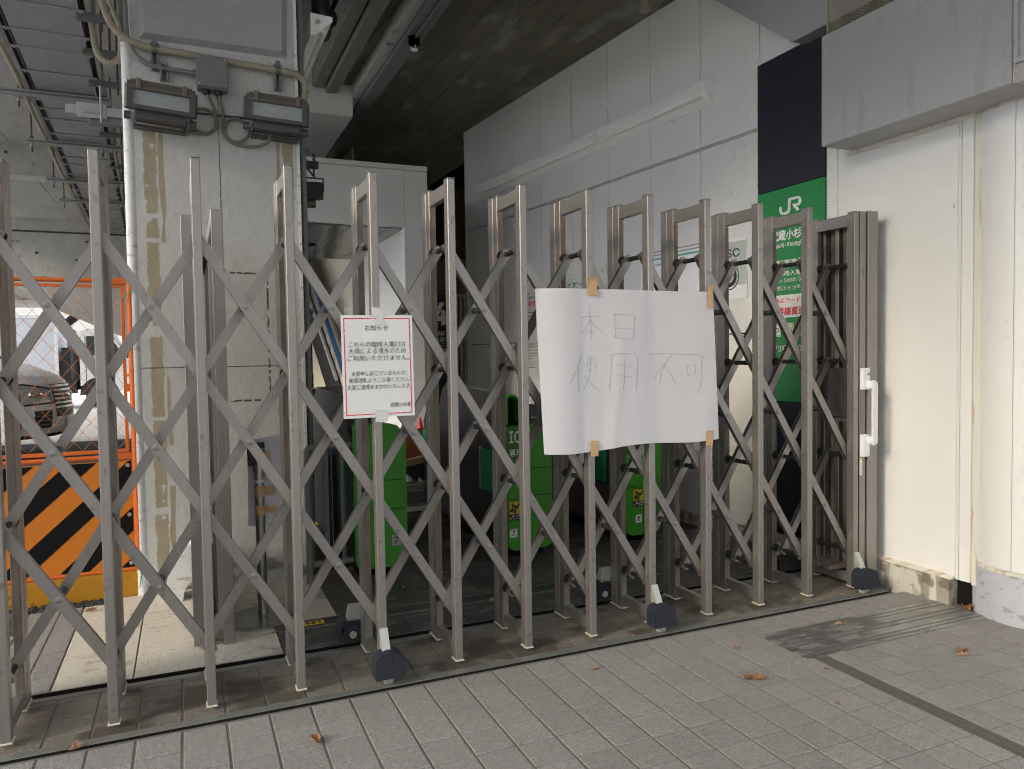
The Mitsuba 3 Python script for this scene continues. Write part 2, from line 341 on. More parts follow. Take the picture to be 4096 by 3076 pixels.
def single(name, label, cat_, mesh, m, smooth=False, group=None):
    k = thing(name, label, cat_, group); scene[k] = mikit.ply(mesh, M[m], smooth=smooth); return k
def struct(name, label):
    labels[name] = {'label': label, 'kind': 'structure', 'category': name.replace('_', ' ')}; return name
def at(pl, *to): return {**pl, 'to_world': to[0] if len(to) == 1 else T().translate(list(to))}

# ------------------------------------------------------------------ lettering
from PIL import Image, ImageDraw, ImageFont
_CJK = glob.glob('/opt/blender-*/*/datafiles/fonts/Noto Sans CJK*.woff2')
_LAT = glob.glob('/opt/blender-*/*/datafiles/fonts/Inter.woff2')
_fonts = {}
def glyphs(text, bold=0, latin=False, px=64):
    key = (latin or not _CJK, px)
    if key not in _fonts: _fonts[key] = ImageFont.truetype((_LAT if key[0] else _CJK)[0], px)
    f = _fonts[key]
    x0, y0, x1, y1 = f.getbbox(text, anchor='ls', stroke_width=bold)
    im = Image.new('L', (x1 - x0 + 8, y1 - y0 + 8))
    ImageDraw.Draw(im).text((4 - x0, 4 - y0), text, 255, font=f, anchor='ls', stroke_width=bold)
    on = np.pad(np.asarray(im) > 120, ((0, 0), (1, 1))).astype(np.int8)
    rows, st = np.nonzero(np.diff(on, axis=1) == 1); en = np.nonzero(np.diff(on, axis=1) == -1)[1]
    s = union_all(shapely.box(st, -rows - 1, en, -rows)).buffer(0.5).buffer(-0.5).simplify(0.6)
    a, b, c, d = s.bounds
    return affinity.translate(s, -a, -b)
def fit(text, u0, v0, u1, v1=None, bold=0, latin=False):
    """outline of the text scaled to fill the box from (u0, v0) in width and (v1) in height; without v1 the height follows"""
    g = glyphs(text, bold, latin); _, _, w, h = g.bounds
    sx = (u1 - u0) / w; sy = sx if v1 is None else (v1 - v0) / h
    g = affinity.scale(g, sx, sy, origin=(0, 0)); return affinity.translate(g, u0, v0)
def stick(parent, name, poly, m, o, u, v, lift=0.0012, h=0.0006, label=None):
    """flat print: polygon in (u, v) on the surface through o with axes u, v"""
    w = np.cross(u, v)
    return part(parent, name, frame(extr(poly, h), np.array(o, float) + lift * w, u, v), m, label=label)

# ================================================================== GROUND
def visible(c):
    d = np.asarray(c, float) - CAM; w = d @ FWD
    if w < 0.3: return 0.0
    x, y = (d @ RIGHT) / w, (d @ UP) / w
    return 1.0 / w if abs(x) < 0.70 and -0.53 < y < 0.53 else 0.0
pav = struct('pavement', 'grey square tile paving in front of and under the folding gate')
# footing, and mortar beds with slots left for the two gate rails and the drain
part(pav, 'bed', cat(box(-14, 12, -9, 1.7, -0.30, -0.034)), 'slot')
XD0, XD1 = 2.463, 2.543                                                        # drain slot
beds = [box(-14, XD0, -9, -0.124, -0.033, -0.0035), box(XD1, 12, -9, -0.124, -0.033, -0.0035), box(XD0 - 0.001, XD1 + 0.001, -0.60, -0.124, -0.033, -0.0036),
        box(-14, 3.9, -0.047, 0.366, -0.033, -0.0035), box(-14, -0.545, 0.462, 1.70, -0.033, -0.0035)]
part(pav, 'mortar_bed', cat(beds), 'mortar')
def tile_mesh(a, b, h=0.012, e=0.0022):
    x, y = a / 2, b / 2
    v = [(sx * (x - e), sy * (y - e), 0) for sx, sy in ((-1, -1), (1, -1), (1, 1), (-1, 1))] + [(sx * x, sy * y, -e) for sx, sy in ((-1, -1), (1, -1), (1, 1), (-1, 1))] + [(sx * x, sy * y, -h) for sx, sy in ((-1, -1), (1, -1), (1, 1), (-1, 1))]
    f = [(0, 1, 2), (0, 2, 3)]
    for i in range(4):
        j = (i + 1) % 4
        f += [(i, 4 + i, 4 + j), (i, 4 + j, j), (4 + i, 8 + i, 8 + j), (4 + i, 8 + j, 4 + j)]
    return trimesh.Trimesh(v, f, process=False)
jx, jy = 0.0085, 0.0048
whole = tile_mesh(TP - jx, TP - jy)
tile_ply = mikit.ply(whole, M['tile'])
cand = []
for i in range(-14, 26):
    for j in range(-18, 14):
        x0, x1 = GX + i * TP + jx / 2, GX + (i + 1) * TP - jx / 2
        y0, y1 = GY + j * TP + jy / 2, GY + (j + 1) * TP - jy / 2
        pieces = []
        if y1 < -0.124: pieces.append((x0, x1, y0, y1))
        elif y0 < -0.124: pieces += [(x0, x1, y0, -0.124)]
        if y1 > -0.047 and y0 < 0.366: pieces.append((x0, x1, max(y0, -0.046), min(y1, 0.365)))
        if y1 > 0.462 and y1 < 1.72 and x0 < -0.55: pieces.append((x0, min(x1, -0.548), max(y0, 0.463), min(y1, 1.66)))
        out = []
        for a, b, c, d in pieces:
            if c < -0.13:                                                     # drain strip and metal cover plate cut the field
                if b > XD0 and a < XD1 and c < -0.59:
                    if a < XD0 - 0.02: out.append((a, XD0, c, d))
                    if b > XD1 + 0.02: out.append((XD1, b, c, d))
                    continue
                if a < 3.60 and b > 2.43 and d > -0.592 and c < -0.30:
                    if a < 2.42: out.append((a, 2.428, c, d))
                    if d > -0.30: out.append((max(a, 2.428), b, -0.298, d))
                    if c < -0.597: out.append((max(a, 2.428), b, c, -0.596))
                    continue
            out.append((a, b, c, d))
        for a, b, c, d in out:
            if b - a < 0.012 or d - c < 0.012 or (a > 3.60 and c > -0.42): continue
            s = max(visible(((a + b) / 2, (c + d) / 2, 0)), visible((a, d, 0)), visible((b, c, 0)), visible((a, c, 0)), visible((b, d, 0)))
            if s > 0: cand.append((s * s * (b - a) * (d - c), a, b, c, d))
cand.sort(reverse=True)
rest = []
for n, (s, a, b, c, d) in enumerate(cand):
    cx, cy, dz = (a + b) / 2, (c + d) / 2, nrng.normal() * 0.0006
    full = abs((b - a) - (TP - jx)) < 1e-6 and abs((d - c) - (TP - jy)) < 1e-6
    if n < 300:
        part(pav, 'tile', at(tile_ply, cx, cy, dz) if full else at(mikit.ply(tile_mesh(b - a, d - c), M['tile']), cx, cy, dz), 'tile')
    else:
        rest.append(move(tile_mesh(b - a, d - c), cx, cy, dz))
if rest: part(pav, 'small_tile', cat(rest), 'tile', stuff=True)
# plain paving behind and beside the camera, same material
part(pav, 'outer_paving', cat(box(-14, -1.56, -9, -0.125, -0.034, -0.001), box(-1.55, 12, -9, -2.98, -0.034, -0.001), box(4.46, 12, -2.97, -0.3, -0.034, -0.001)), 'tile')

lp = struct('light_paving', 'pale beige smooth paving slabs behind the rear gate rail')
part(lp, 'mortar_bed', cat(box(-0.545, 0.372, 0.462, 1.70, -0.033, -0.0035), box(0.372, 0.685, 0.86, 1.70, -0.033, -0.0036)), 'mortar2')
ys = [0.463, 0.745, 1.04, 1.335, 1.63, 1.70]
xs = [-0.543, -0.241, 0.066, 0.371]
for a, b in zip(xs, xs[1:]):
    for c, d in zip(ys, ys[1:]):
        part(lp, 'slab', at(mikit.ply(tile_mesh(b - a - 0.006, d - c - 0.004), M['lighttile']), (a + b) / 2, (c + d) / 2, nrng.normal() * 0.0005), 'lighttile')
for c, d in zip([0.861, 1.15, 1.44], [1.15, 1.44, 1.70]):
    part(lp, 'slab', at(mikit.ply(tile_mesh(0.305, d - c - 0.004), M['lighttile']), 0.529, (c + d) / 2, 0), 'lighttile')

sf = struct('station_floor', 'dark grey stone floor tiles inside the station entrance')
part(sf, 'mortar_bed', cat(box(0.372, 3.9, 0.462, 0.735, -0.033, -0.0035), box(0.685, 3.9, 0.86, 12, -0.033, -0.0035), box(-0.2, 0.685, 1.70, 12, -0.033, -0.0035), box(0.372, 0.685, 0.735, 0.86, -0.033, -0.006), box(0.685, 3.9, 0.735, 0.86, -0.033, -0.006)), 'mortar2')
dk = []
for i in range(0, 12):
    for j in range(-1, 24):
        a, b, c, d = 0.375 + 0.3 * i + 0.002, 0.375 + 0.3 * (i + 1) - 0.002, 0.86 + 0.3 * j + 0.002, 0.86 + 0.3 * (j + 1) - 0.002
        if j == -1: c, d = 0.464, 0.733
        if j >= 0 and a < 0.68 and c < 1.70: continue
        if b > 3.86: b = 3.86
        if b - a < 0.03: continue
        s = visible(((a + b) / 2, (c + d) / 2, 0))
        if s > 0: dk.append((s, a, b, c, d))
dk.sort(reverse=True)
for s, a, b, c, d in dk[:290]:
    part(sf, 'tile', at(mikit.ply(tile_mesh(b - a, d - c, e=0.0012), M['darktile']), (a + b) / 2, (c + d) / 2, nrng.normal() * 0.0004), 'darktile')

road = struct('road', 'dark rough asphalt of the yard under the viaduct')
part(road, 'surface', box(-5.0, -0.26, 1.75, 11.5, -0.3, -0.022), 'asphalt')
part(road, 'concrete_apron', cat(box(-60, -5.0, 1.75, 60, -0.3, -0.024), box(-5.0, -0.26, 11.5, 60, -0.3, -0.024), box(-60, -14, -60, 1.75, -0.3, -0.022), box(-14, 60, -60, -9, -0.3, -0.022), box(12, 60, -9, 60, -0.3, -0.022)), 'concrete', label='pale concrete apron beyond the dark asphalt, its unseen parts made pale for bounce light')  # unseen stretches made pale to bounce light up under the viaduct
lump = []
for _ in range(420):                                                            # loose asphalt crumbs along the fence foot
    x, y = nrng.uniform(-1.0, -0.42), 1.60 + abs(nrng.normal()) * 0.05
    if y > 1.72: continue
    m = trimesh.creation.icosphere(1, 1.0); m.vertices *= nrng.uniform(0.5, 1.2, m.vertices.shape); m.apply_scale(nrng.uniform(0.003, 0.012)); lump.append(move(m, x, y, 0.004))
part(road, 'crumbs', cat(lump), 'asphalt', stuff=True)

# gate rails, drain, plate
def gate_rail(label, y0, y1, s0, s1, x0, x1):
    k = thing('gate_rail', label, 'rail', 'floor rails of the folding gate')
    part(k, 'strip', box(x0, x1, y0, y1, -0.03, 0.003, 0.0015), 'rail')
    part(k, 'lip', box(x0, x1, s1, s1 + 0.006 if s1 > s0 else s1 - 0.006, -0.03, 0.002), 'rail')
    part(k, 'groove', box(x0, x1, min(s0, s1), max(s0, s1), -0.033, -0.022), 'slot')
    part(k, 'groove_shade_face', box(x0, x1, y0 - 0.0025, y0 - 0.0005, -0.03, 0.0008) if s1 < s0 else box(x0, x1, s1 - 0.002, s1 - 0.0003, -0.022, 0.0012), 'slot')  # thin dark facing, the shade inside the groove put into its colour
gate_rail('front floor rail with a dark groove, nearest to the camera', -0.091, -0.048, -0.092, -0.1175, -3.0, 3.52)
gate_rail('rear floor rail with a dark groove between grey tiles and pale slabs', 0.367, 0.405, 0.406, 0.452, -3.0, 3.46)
k = thing('floor_channel', 'dark grey floor channel cover with a yellow sticker behind the gate', 'channel')
part(k, 'cover', box(0.375, 3.5, 0.752, 0.845, -0.005, 0.004, 0.002), 'charcoal')
part(k, 'edge', cat(box(0.375, 3.5, 0.737, 0.748, -0.005, 0.002), box(0.375, 3.5, 0.849, 0.858, -0.005, 0.002)), 'rail')
part(k, 'sticker', box(0.500, 0.602, 0.765, 0.822, 0.0045, 0.0055), 'yellow', label='yellow sticker with black lettering')
stick(k, 'lettering', fit('手前', 0.0, 0, 0.055, 0.042, 1), 'ink', (0.512, 0.771, 0.0055), (1, 0, 0), (0, 1, 0), 0.0006)
stick(k, 'lettering', union_all([sbox(0, 0, 0.007, 0.04), Polygon([(-0.010, 0.025), (0.0035, 0.044), (0.017, 0.025), (0.0035, 0.032)])]), 'ink', (0.578, 0.771, 0.0055), (1, 0, 0), (0, 1, 0), 0.0006)
k = thing('drain_channel', 'dark ribbed drain strip running towards the lower right corner', 'drain')
part(k, 'base', box(XD0, XD1, -2.98, -0.597, -0.033, -0.014), 'slot')
for i, x in enumerate(np.linspace(XD0 + 0.006, XD1 - 0.006, 7)):
    part(k, 'rib', box(x - 0.0036, x + 0.0036, -2.98, -0.598, -0.02, -0.002 - 0.0015 * (i % 3 == 1), 0.001), 'drainrib')
k = thing('cover_plate', 'worn grey metal floor plate in front of the white wall', 'plate')
for i, (y0, y1) in enumerate(((-0.594, -0.508), (-0.504, -0.402), (-0.398, -0.300))):
    part(k, 'strip', hull([(2.430, y0, -0.012), (2.430, y0, 0.003), (2.430, y1, -0.012), (2.430, y1, 0.003), (3.60, y0 - 0.003, -0.012), (3.60, y0 - 0.003, 0.004), (3.60, y1, -0.012), (3.60, y1, 0.004)]), 'plate')
    for q in (0.30, 0.66):
        yy = y0 + q * (y1 - y0); part(k, 'groove', box(2.44, 3.59, yy - 0.006, yy + 0.006, 0.0032, 0.0052, 0.001), 'galvdark')

# ================================================================== RIGHT WALL
rw = thing('white_wall', 'white panelled wall right of the gate on a dirty concrete plinth', 'wall')
WX = 3.62
part(rw, 'core', box(3.66, 3.95, -0.47, 0.46, 0.0, 4.6), 'blackmatt')
part(rw, 'panel', box(WX, 3.66, -0.405, 0.367, 0.148, 2.60, 0.002), 'white')
part(rw, 'panel', box(WX, 3.66, 0.371, 0.452, 0.148, 2.60, 0.002), 'white')
part(rw, 'panel', box(WX, 3.66, -0.420, -0.409, 0.140, 2.60), 'white')
part(rw, 'panel', box(WX, 3.66, -0.484, -0.424, 0.140, 2.60, 0.002), 'white')
part(rw, 'joint_trim', box(WX + 0.004, 3.665, -0.524, -0.487, 0.130, 2.60, 0.003), 'dirtytrim', label='rust-stained pale corner trim')
part(rw, 'drip_edge', hull([(3.592, -0.40, 0.143), (3.592, 0.46, 0.143), (3.63, -0.40, 0.162), (3.63, 0.46, 0.162), (3.63, -0.40, 0.138), (3.63, 0.46, 0.138), (3.592, -0.40, 0.138), (3.592, 0.46, 0.138)]), 'dirtytrim')
part(rw, 'plinth', box(3.592, 3.70, -0.388, 0.46, -0.03, 0.141, 0.004), 'plinth')
part(rw, 'plinth', box(3.80, 3.95, -0.41, 0.46, -0.03, 0.141), 'blackmatt')
# angled wall inside
WD = np.array([-.0911, .9958, 0]); WD /= np.linalg.norm(WD); WNI = np.array([-WD[1], WD[0], 0]); W0 = np.array([3.62, 1.03, 0])
def W(s, z, out=0.0): return W0 + WD * s + WNI * out + np.array([0, 0, z])
def wbox(s0, s1, z0, z1, o0, o1, b=0.0):
    """box on the inner wall: along it, up it, and out from it"""
    return frame(box(-s1, -s0, z0, z1, o0, o1, b), W0, -WD, (0, 0, 1), WNI)
iw = thing('panelled_wall', 'long white panelled wall inside the entrance under the strip light', 'wall')
part(iw, 'core', wbox(-0.56, 4.655, 0, 4.3, -0.30, -0.035), 'blackmatt')
sj = [0.004, 0.578, 1.157, 1.736, 2.315, 2.893, 3.462, 4.030, 4.652]
for a, b in zip(sj, sj[1:]):
    part(iw, 'panel', wbox(a + 0.0045, b - 0.0045, 2.8475, 4.25, -0.035, 0, 0.0015), 'white')
    part(iw, 'panel', wbox(a + 0.0045, b - 0.0045, 1.462, 2.8265, -0.035, 0, 0.0015), 'white')
    part(iw, 'panel', wbox(a + 0.0045, b - 0.0045, 0.10, 1.453, -0.035, 0, 0.0015), 'white')
    part(iw, 'joint_strip', wbox(a + 0.0045, b - 0.0045, 2.8335, 2.8405, -0.035, -0.003), 'white')
part(iw, 'panel', wbox(-0.56, -0.000, 3.262, 4.3, -0.035, -0.001, 0.0015), 'white')
part(iw, 'end_return', wbox(4.652, 4.70, 0.0, 4.25, -0.30, -0.001), 'white')
part(iw, 'skirting', wbox(-0.56, 4.652, 0.0, 0.099, -0.035, 0.006, 0.003), 'plinth')

# sign board
sg = thing('station_sign', 'tall navy and green station sign board with white lettering on the wall', 'sign')
SX = 3.598
def yzbox(y0, y1, z0, z1, x0, x1, b=0.0): return box(x0, x1, y0, y1, z0, z1, b)
part(sg, 'top_trim', box(SX + 0.002, 3.66, -0.60, 1.035, 3.252, 3.275), 'white')
part(sg, 'upper_board', box(SX, 3.62, 0.456, 1.03, 2.392, 3.25, 0.0015), 'navy')
part(sg, 'green_board', box(SX - 0.001, 3.62, 0.456, 1.03, 1.000, 2.388, 0.0015), 'green')
part(sg, 'lower_board', box(SX, 3.62, 0.456, 1.03, 0.160, 0.996, 0.0015), 'navy')
for y, z in ((0.487, 2.35), (1.005, 2.35), (0.487, 2.43), (1.005, 2.43)):
    part(sg, 'screw', cyl((SX - 0.004, y, z), (SX, y, z), 0.007, 10), 'green' if z < 2.39 else 'navy')
def sgn(poly, m, name='lettering', lift=0.0012): return stick(sg, name, poly, m, (SX - 0.001, 0, 0), (0, -1, 0), (0, 0, 1), lift)
JR = [(.7494,2.3128),(.7465,2.3043),(.7485,2.2408),(.76,2.2316),(.7844,2.2307),(.7959,2.2333),(.8029,2.2449),(.8029,2.2693),(.8263,2.2736),(.8264,2.2472),(.8252,2.2433),(.814,2.2248),(.8082,2.2198),(.7798,2.2133),(.7498,2.2146),(.7439,2.2166),(.728,2.2293),(.7257,2.2337),(.7239,2.2956),(.6638,2.296),(.6576,2.2944),(.6538,2.2876),(.6553,2.2717),(.6628,2.2673),(.7077,2.2708),(.7051,2.2576),(.6673,2.2171),(.6477,2.2262),(.6722,2.2514),(.6524,2.2504),(.6345,2.261),(.6316,2.2844),(.6327,2.2886),(.6425,2.3048),(.6492,2.3085),(.6675,2.313)]
sgn(Polygon([(-y, z) for y, z in JR]).buffer(0), 'printwhite', 'emblem')
sgn(fit('武蔵小杉駅', -0.902, 2.048, -0.562, 2.116, 2), 'printwhite')
sgn(fit('Musashi-Kosugi', -0.930, 1.996, -0.636, 2.036, 1, True), 'printwhite')
sgn(fit('新南改札', -0.856, 1.868, -0.600, 1.924, 2), 'printwhite')
sgn(fit('臨時入場口', -0.829, 1.816, -0.590, 1.852, 1), 'printwhite')
sgn(fit('New South Gate', -0.884, 1.776, -0.570, 1.806, 0, True), 'printwhite')
sgn(fit('检票口 신 남쪽', -0.890, 1.724, -0.640, 1.755), 'printwhite')
sgn(sbox(-1.01, 1.548, -0.476, 1.695), 'printwhite', 'band')
sgn(fit('交通系ICカード', -0.952, 1.641, -0.640, 1.677, 1), 'printred', lift=0.002)
sgn(fit('4番線直通', -0.880, 1.562, -0.595, 1.617, 2), 'printred', lift=0.002)
for y, c, t in ((-0.855, 'gateedge', 'JO'), (-0.741, 'yellow', 'JN'), (-0.632, 'printred', 'JS')):
    sgn(rrect(y - 0.045, 1.425, y + 0.045, 1.512, 0.008), 'printwhite', 'line_badge')
    sgn(rrect(y - 0.041, 1.429, y + 0.041, 1.508, 0.007).difference(rrect(y - 0.034, 1.436, y + 0.034, 1.501, 0.005)), c, 'line_badge_ring', 0.002)
    sgn(fit(t, y - 0.024, 1.452, y + 0.024, 1.484, 1, True), 'ink', 'lettering', 0.002)
sgn(fit('7:00～9:00', -0.868, 1.326, -0.600, 1.368, 1), 'printwhite')

# strip light on the inner wall, off
lk = thing('strip_light', 'long white wedge-shaped strip light, off, along the white panelled wall', 'light fixture')
prof = Polygon([(0, 3.285), (0.095, 3.292), (0.100, 3.274), (0.014, 3.130), (0, 3.130)])
def wprof(poly, s0, s1):
    """profile in (out, z) run along the inner wall from s0 to s1"""
    return frame(extr(poly, s1 - s0), W(s0, 0), WNI, (0, 0, 1), WD)
for a, b in ((0.44, 1.757), (1.763, 2.977), (2.983, 4.24)):
    part(lk, 'housing', wprof(prof, a, b), 'lumwhite')
    part(lk, 'tube', cyl(W(a + 0.045, 3.203, 0.060), W(b - 0.045, 3.203, 0.060), 0.019, 16), 'tubewhite', smooth=40)
    part(lk, 'end_cap', wprof(prof.buffer(0.003), a - 0.002, a + 0.004), 'lumwhite')

# posters on the inner wall
def poster(name, label, s0, s1, z0, z1, m='posterpaper', cat_='poster', off=0.002):
    k = thing(name, label, cat_); part(k, 'sheet', wbox(s0, s1, z0, z1, off, off + 0.003), m); return k
def wst(k, poly, m, name='lettering', lift=0.0012): return stick(k, name, poly, m, W(0, 0, 0.005), -WD, (0, 0, 1), lift)
k = poster('notice_poster', 'white poster with pink heading and grey text on the inner wall', 2.79, 3.42, 1.085, 2.085)
wst(k, fit('ーお知らせ・JR直', -3.40, 1.945, -2.95, 1.985), 'postergray')
wst(k, fit('一通学時間帯に', -3.38, 1.905, -2.98, 1.938), 'postergray')
wst(k, fit('女性専用', -3.385, 1.828, -2.99, 1.895, 2), 'pink')
for i, z in enumerate([1.765, 1.725, 1.690, 1.655, 1.60, 1.435, 1.405, 1.372, 1.34, 1.31, 1.28, 1.19, 1.165]):
    n = [22, 26, 18, 24, 16, 26, 24, 30, 30, 29, 16, 20, 12][i]
    u = -3.39
    segs = []
    for j in range(n):
        w_ = rng.uniform(0.008, 0.02); segs.append(sbox(u, z, u + w_, z + 0.010)); u += w_ + rng.uniform(0.002, 0.005)
    wst(k, union_all(segs), 'postergray', 'fine_print')
wst(k, rrect(-3.36, 1.48, -3.20, 1.56, 0.01).difference(rrect(-3.355, 1.485, -3.205, 1.555, 0.008)), 'palepink', 'diagram')
wst(k, Polygon([(-3.18, 1.51), (-2.93, 1.51), (-2.93, 1.50), (-2.90, 1.525), (-2.93, 1.55), (-2.93, 1.54), (-3.18, 1.54)]).buffer(0).difference(Polygon([(-3.175, 1.514), (-2.93, 1.514), (-2.93, 1.536), (-3.175, 1.536)])), 'palepink', 'diagram')
wst(k, rrect(-2.88, 1.47, -2.80, 1.57, 0.01).difference(rrect(-2.875, 1.475, -2.805, 1.565, 0.008)), 'pink', 'diagram')
wst(k, union_all([sbox(-3.37, 1.225, -2.80, 1.228), sbox(-3.37, 1.255, -2.80, 1.258)] + [sbox(-3.37 + i * 0.05, 1.225, -3.367 + i * 0.05, 1.258) for i in range(12)]), 'zinc', 'diagram')
for cx, cz, r in ((-2.86, 1.13, 0.034), (-2.825, 1.16, 0.022), (-2.92, 1.115, 0.014)):
    wst(k, union_all([affinity.translate(affinity.rotate(sbox(-r * 0.28, 0.1 * r, r * 0.28, r), a, origin=(0, 0)), cx, cz) for a in range(0, 360, 72)]), 'palepink' if r > 0.02 else 'pink', 'blossom')
k = poster('ticket_poster', 'white poster with a green ring and black lettering above the handwritten sheet', 1.775, 2.435, 1.30, 2.155)
ring = affinity.scale(shapely.Point(-2.36, 1.985).buffer(0.062, quad_segs=16).difference(shapely.Point(-2.36, 1.985).buffer(0.056, quad_segs=16)), 1, 1)
wst(k, ring, 'gateedge', 'ring')
wst(k, fit('オフ', -2.402, 1.955, -2.305, 2.008, 0), 'ink')
wst(k, fit('ピーク定期券', -2.290, 1.955, -1.855, 2.010, 0), 'ink')
wst(k, affinity.translate(affinity.scale(Polygon([(-y, z) for y, z in JR]).buffer(0), 0.14, 0.30, origin=(-0.74, 2.26)), -1.843 + 0.74, 2.075 - 2.26), 'postergray', 'emblem')
k = poster('timetable_board', 'glossy white board with a green line across its top behind the gate', 0.56, 1.30, 1.25, 2.165, 'postergloss', 'notice board')
part(k, 'edge', wbox(0.555, 1.305, 2.140, 2.145, 0.005, 0.012), 'postergray'); part(k, 'edge', wbox(0.555, 1.305, 2.113, 2.118, 0.005, 0.012), 'postergray')
wst(k, sbox(-1.295, 2.078, -0.565, 2.092), 'linegreen', 'line')
wst(k, fit('本日 武蔵小杉', -1.195, 2.028, -0.965, 2.048), 'postergray')
k = poster('sticker_poster', 'grey sticker sheet with round dark emblem and letters SC beside the green sign', 0.118, 0.46, 1.705, 2.125, 'postergloss')
wst(k, sbox(-0.455, 1.80, -0.123, 2.11), 'zinc', 'print')
wst(k, fit('SC', -0.315, 2.000, -0.185, 2.062, 1, True), 'navy', 'lettering', 0.002)
wst(k, fit('E', -0.385, 2.000, -0.335, 2.062, 1, True), 'navy', 'lettering', 0.002)
c = shapely.Point(-0.285, 1.865)
wst(k, union_all([c.buffer(0.095).difference(c.buffer(0.087)), c.buffer(0.074).difference(c.buffer(0.045)), c.buffer(0.02)]), 'navy', 'emblem', 0.002)

# ================================================================== ROUND COLUMN, BEAM, PIER HEAD (right)
CX, CY, CR = 3.853, -0.663, 0.268
rc = thing('round_column', 'white round column with a blue-grey painted foot at the right edge', 'column')
part(rc, 'foot', lathe([(0, -0.03), (CR + 0.004, -0.03), (CR + 0.004, 0.0), (CR + 0.004, 0.243), (CR - 0.02, 0.248), (0, 0.248)], 72).apply_translation((CX, CY, 0)), 'bluegray', smooth=40)
part(rc, 'rim', lathe([(0, 0.243), (CR + 0.006, 0.243), (CR + 0.006, 0.256), (CR - 0.01, 0.262), (0, 0.262)], 72).apply_translation((CX, CY, 0)), 'dirtytrim', smooth=40)
ang = np.radians([ -1, 124.6, 127.4, 163.6, 166.4, 218, 221, 262, 265, 340])
def shell(a0, a1, z0, z1, r0, r1, n=14):
    t = np.linspace(a0, a1, n); o = [(CX + r1 * math.cos(a), CY + r1 * math.sin(a)) for a in t] + [(CX + r0 * math.cos(a), CY + r0 * math.sin(a)) for a in t[::-1]]
    return xy(Polygon(o), z0, z1)
part(rc, 'core', lathe([(0, 0.26), (CR - 0.012, 0.26), (CR - 0.012, 2.52), (0, 2.52)], 48).apply_translation((CX, CY, 0)), 'dirtytrim')
for a0, a1 in ((126, 190), (190.6, 206.5), (207, 290), (290.6, 440)):
    part(rc, 'cladding', shell(math.radians(a0), math.radians(a1), 0.262, 2.50, CR - 0.015, CR, 26), 'white', smooth=30)
part(rc, 'seal', lathe([(CR - 0.02, 2.478), (CR + 0.004, 2.478), (CR + 0.004, 2.497), (CR - 0.02, 2.497)], 72).apply_translation((CX, CY, 0)), 'dirtytrim')

gb = thing('grey_beam', 'grey painted concrete beam with drip stains above the white wall', 'beam')
BX, BZ = 3.36, 2.489
part(gb, 'face', box(BX, 3.95, -0.838, 0.24, BZ, 3.105, 0.004), 'grayconc')
part(gb, 'joint_seal', box(BX + 0.010, 3.95, -0.851, -0.839, BZ + 0.004, 3.105), 'dirtytrim')
part(gb, 'face', box(BX - 0.006, 3.95, -2.6, -0.852, BZ - 0.008, 3.105, 0.004), 'grayconc')
part(gb, 'frame', cat(box(BX - 0.022, BX - 0.006, -2.4, -0.873, BZ + 0.075, BZ + 0.095), box(BX - 0.022, BX - 0.006, -0.878, -0.862, BZ + 0.075, 3.105)), 'grayconc')
part(gb, 'seal', box(3.585, 3.622, -0.50, 0.27, 2.470, 2.488), 'dirtytrim')
k = thing('mesh_screen', 'expanded metal mesh panel above the grey beam', 'mesh')
wires = []
hx, hz = 0.020, 0.0175
for i in range(70):
    for j in range(34):
        y, z = 0.232 - i * hx * 0.75 * 1.0, 3.12 + j * hz + (hz / 2 if i % 2 else 0)
        if y < -0.9: continue
        q = [(3.405, y, z), (3.405, y - hx * 0.5, z), (3.405, y - hx * 0.75, z + hz / 2), (3.405, y - hx * 0.75, z - hz / 2)]
        wires += [bar(q[0], q[1], 0.0032, 0.002, (1, 0, 0)), bar(q[1], q[2], 0.0032, 0.002, (1, 0, 0)), bar(q[1], q[3], 0.0032, 0.002, (1, 0, 0))]
part(k, 'mesh', cat(wires), 'conduit', stuff=True)
part(k, 'edge', cat(box(3.40, 3.41, 0.232, 0.24, 3.107, 3.75), box(3.395, 3.413, -0.9, 0.24, 3.1065, 3.118)), 'conduit')
part(k, 'backing', box(3.50, 3.51, -0.9, 0.24, 3.107, 3.75), 'charcoal')
ph = thing('pier_head', 'grey concrete pier head with a sloping underside at the top right', 'pier')
part(ph, 'block', yz(Polygon([(0.60, 3.232), (-3.0, 3.232), (-3.0, 5.0), (3.0, 5.0), (3.0, 5.0), (1.62, 4.02)]), 3.49, 4.6), 'grayconc')
k = single('ceiling_nozzle', 'small pale pipe end hanging below the pier head at the top', 'nozzle', lathe([(0, 0), (0.042, 0), (0.042, 0.022), (0.03, 0.026), (0.03, 0.30), (0, 0.30)], 20).apply_translation((3.30, 1.93, 3.94)), 'conduit', smooth=40)

# ================================================================== CEILING OVER THE ENTRANCE
ce = struct('ceiling', 'dark board-marked concrete ceiling over the entrance')
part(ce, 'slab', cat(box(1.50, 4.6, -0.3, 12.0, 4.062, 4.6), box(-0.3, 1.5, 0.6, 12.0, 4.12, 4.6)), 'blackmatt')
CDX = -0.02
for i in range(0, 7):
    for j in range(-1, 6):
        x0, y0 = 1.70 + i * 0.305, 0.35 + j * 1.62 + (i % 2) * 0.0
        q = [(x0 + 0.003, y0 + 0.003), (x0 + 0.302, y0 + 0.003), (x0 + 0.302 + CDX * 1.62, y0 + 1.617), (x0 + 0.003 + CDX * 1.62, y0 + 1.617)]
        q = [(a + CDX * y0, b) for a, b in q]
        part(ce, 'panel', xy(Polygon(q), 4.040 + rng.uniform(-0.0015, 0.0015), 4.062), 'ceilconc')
for j in range(18):
    y0 = 0.62 + j * 0.40
    part(ce, 'board', box(-0.2, 1.14, y0 + 0.004, y0 + 0.396, 4.10, 4.12, 0.002), 'deckpanel')
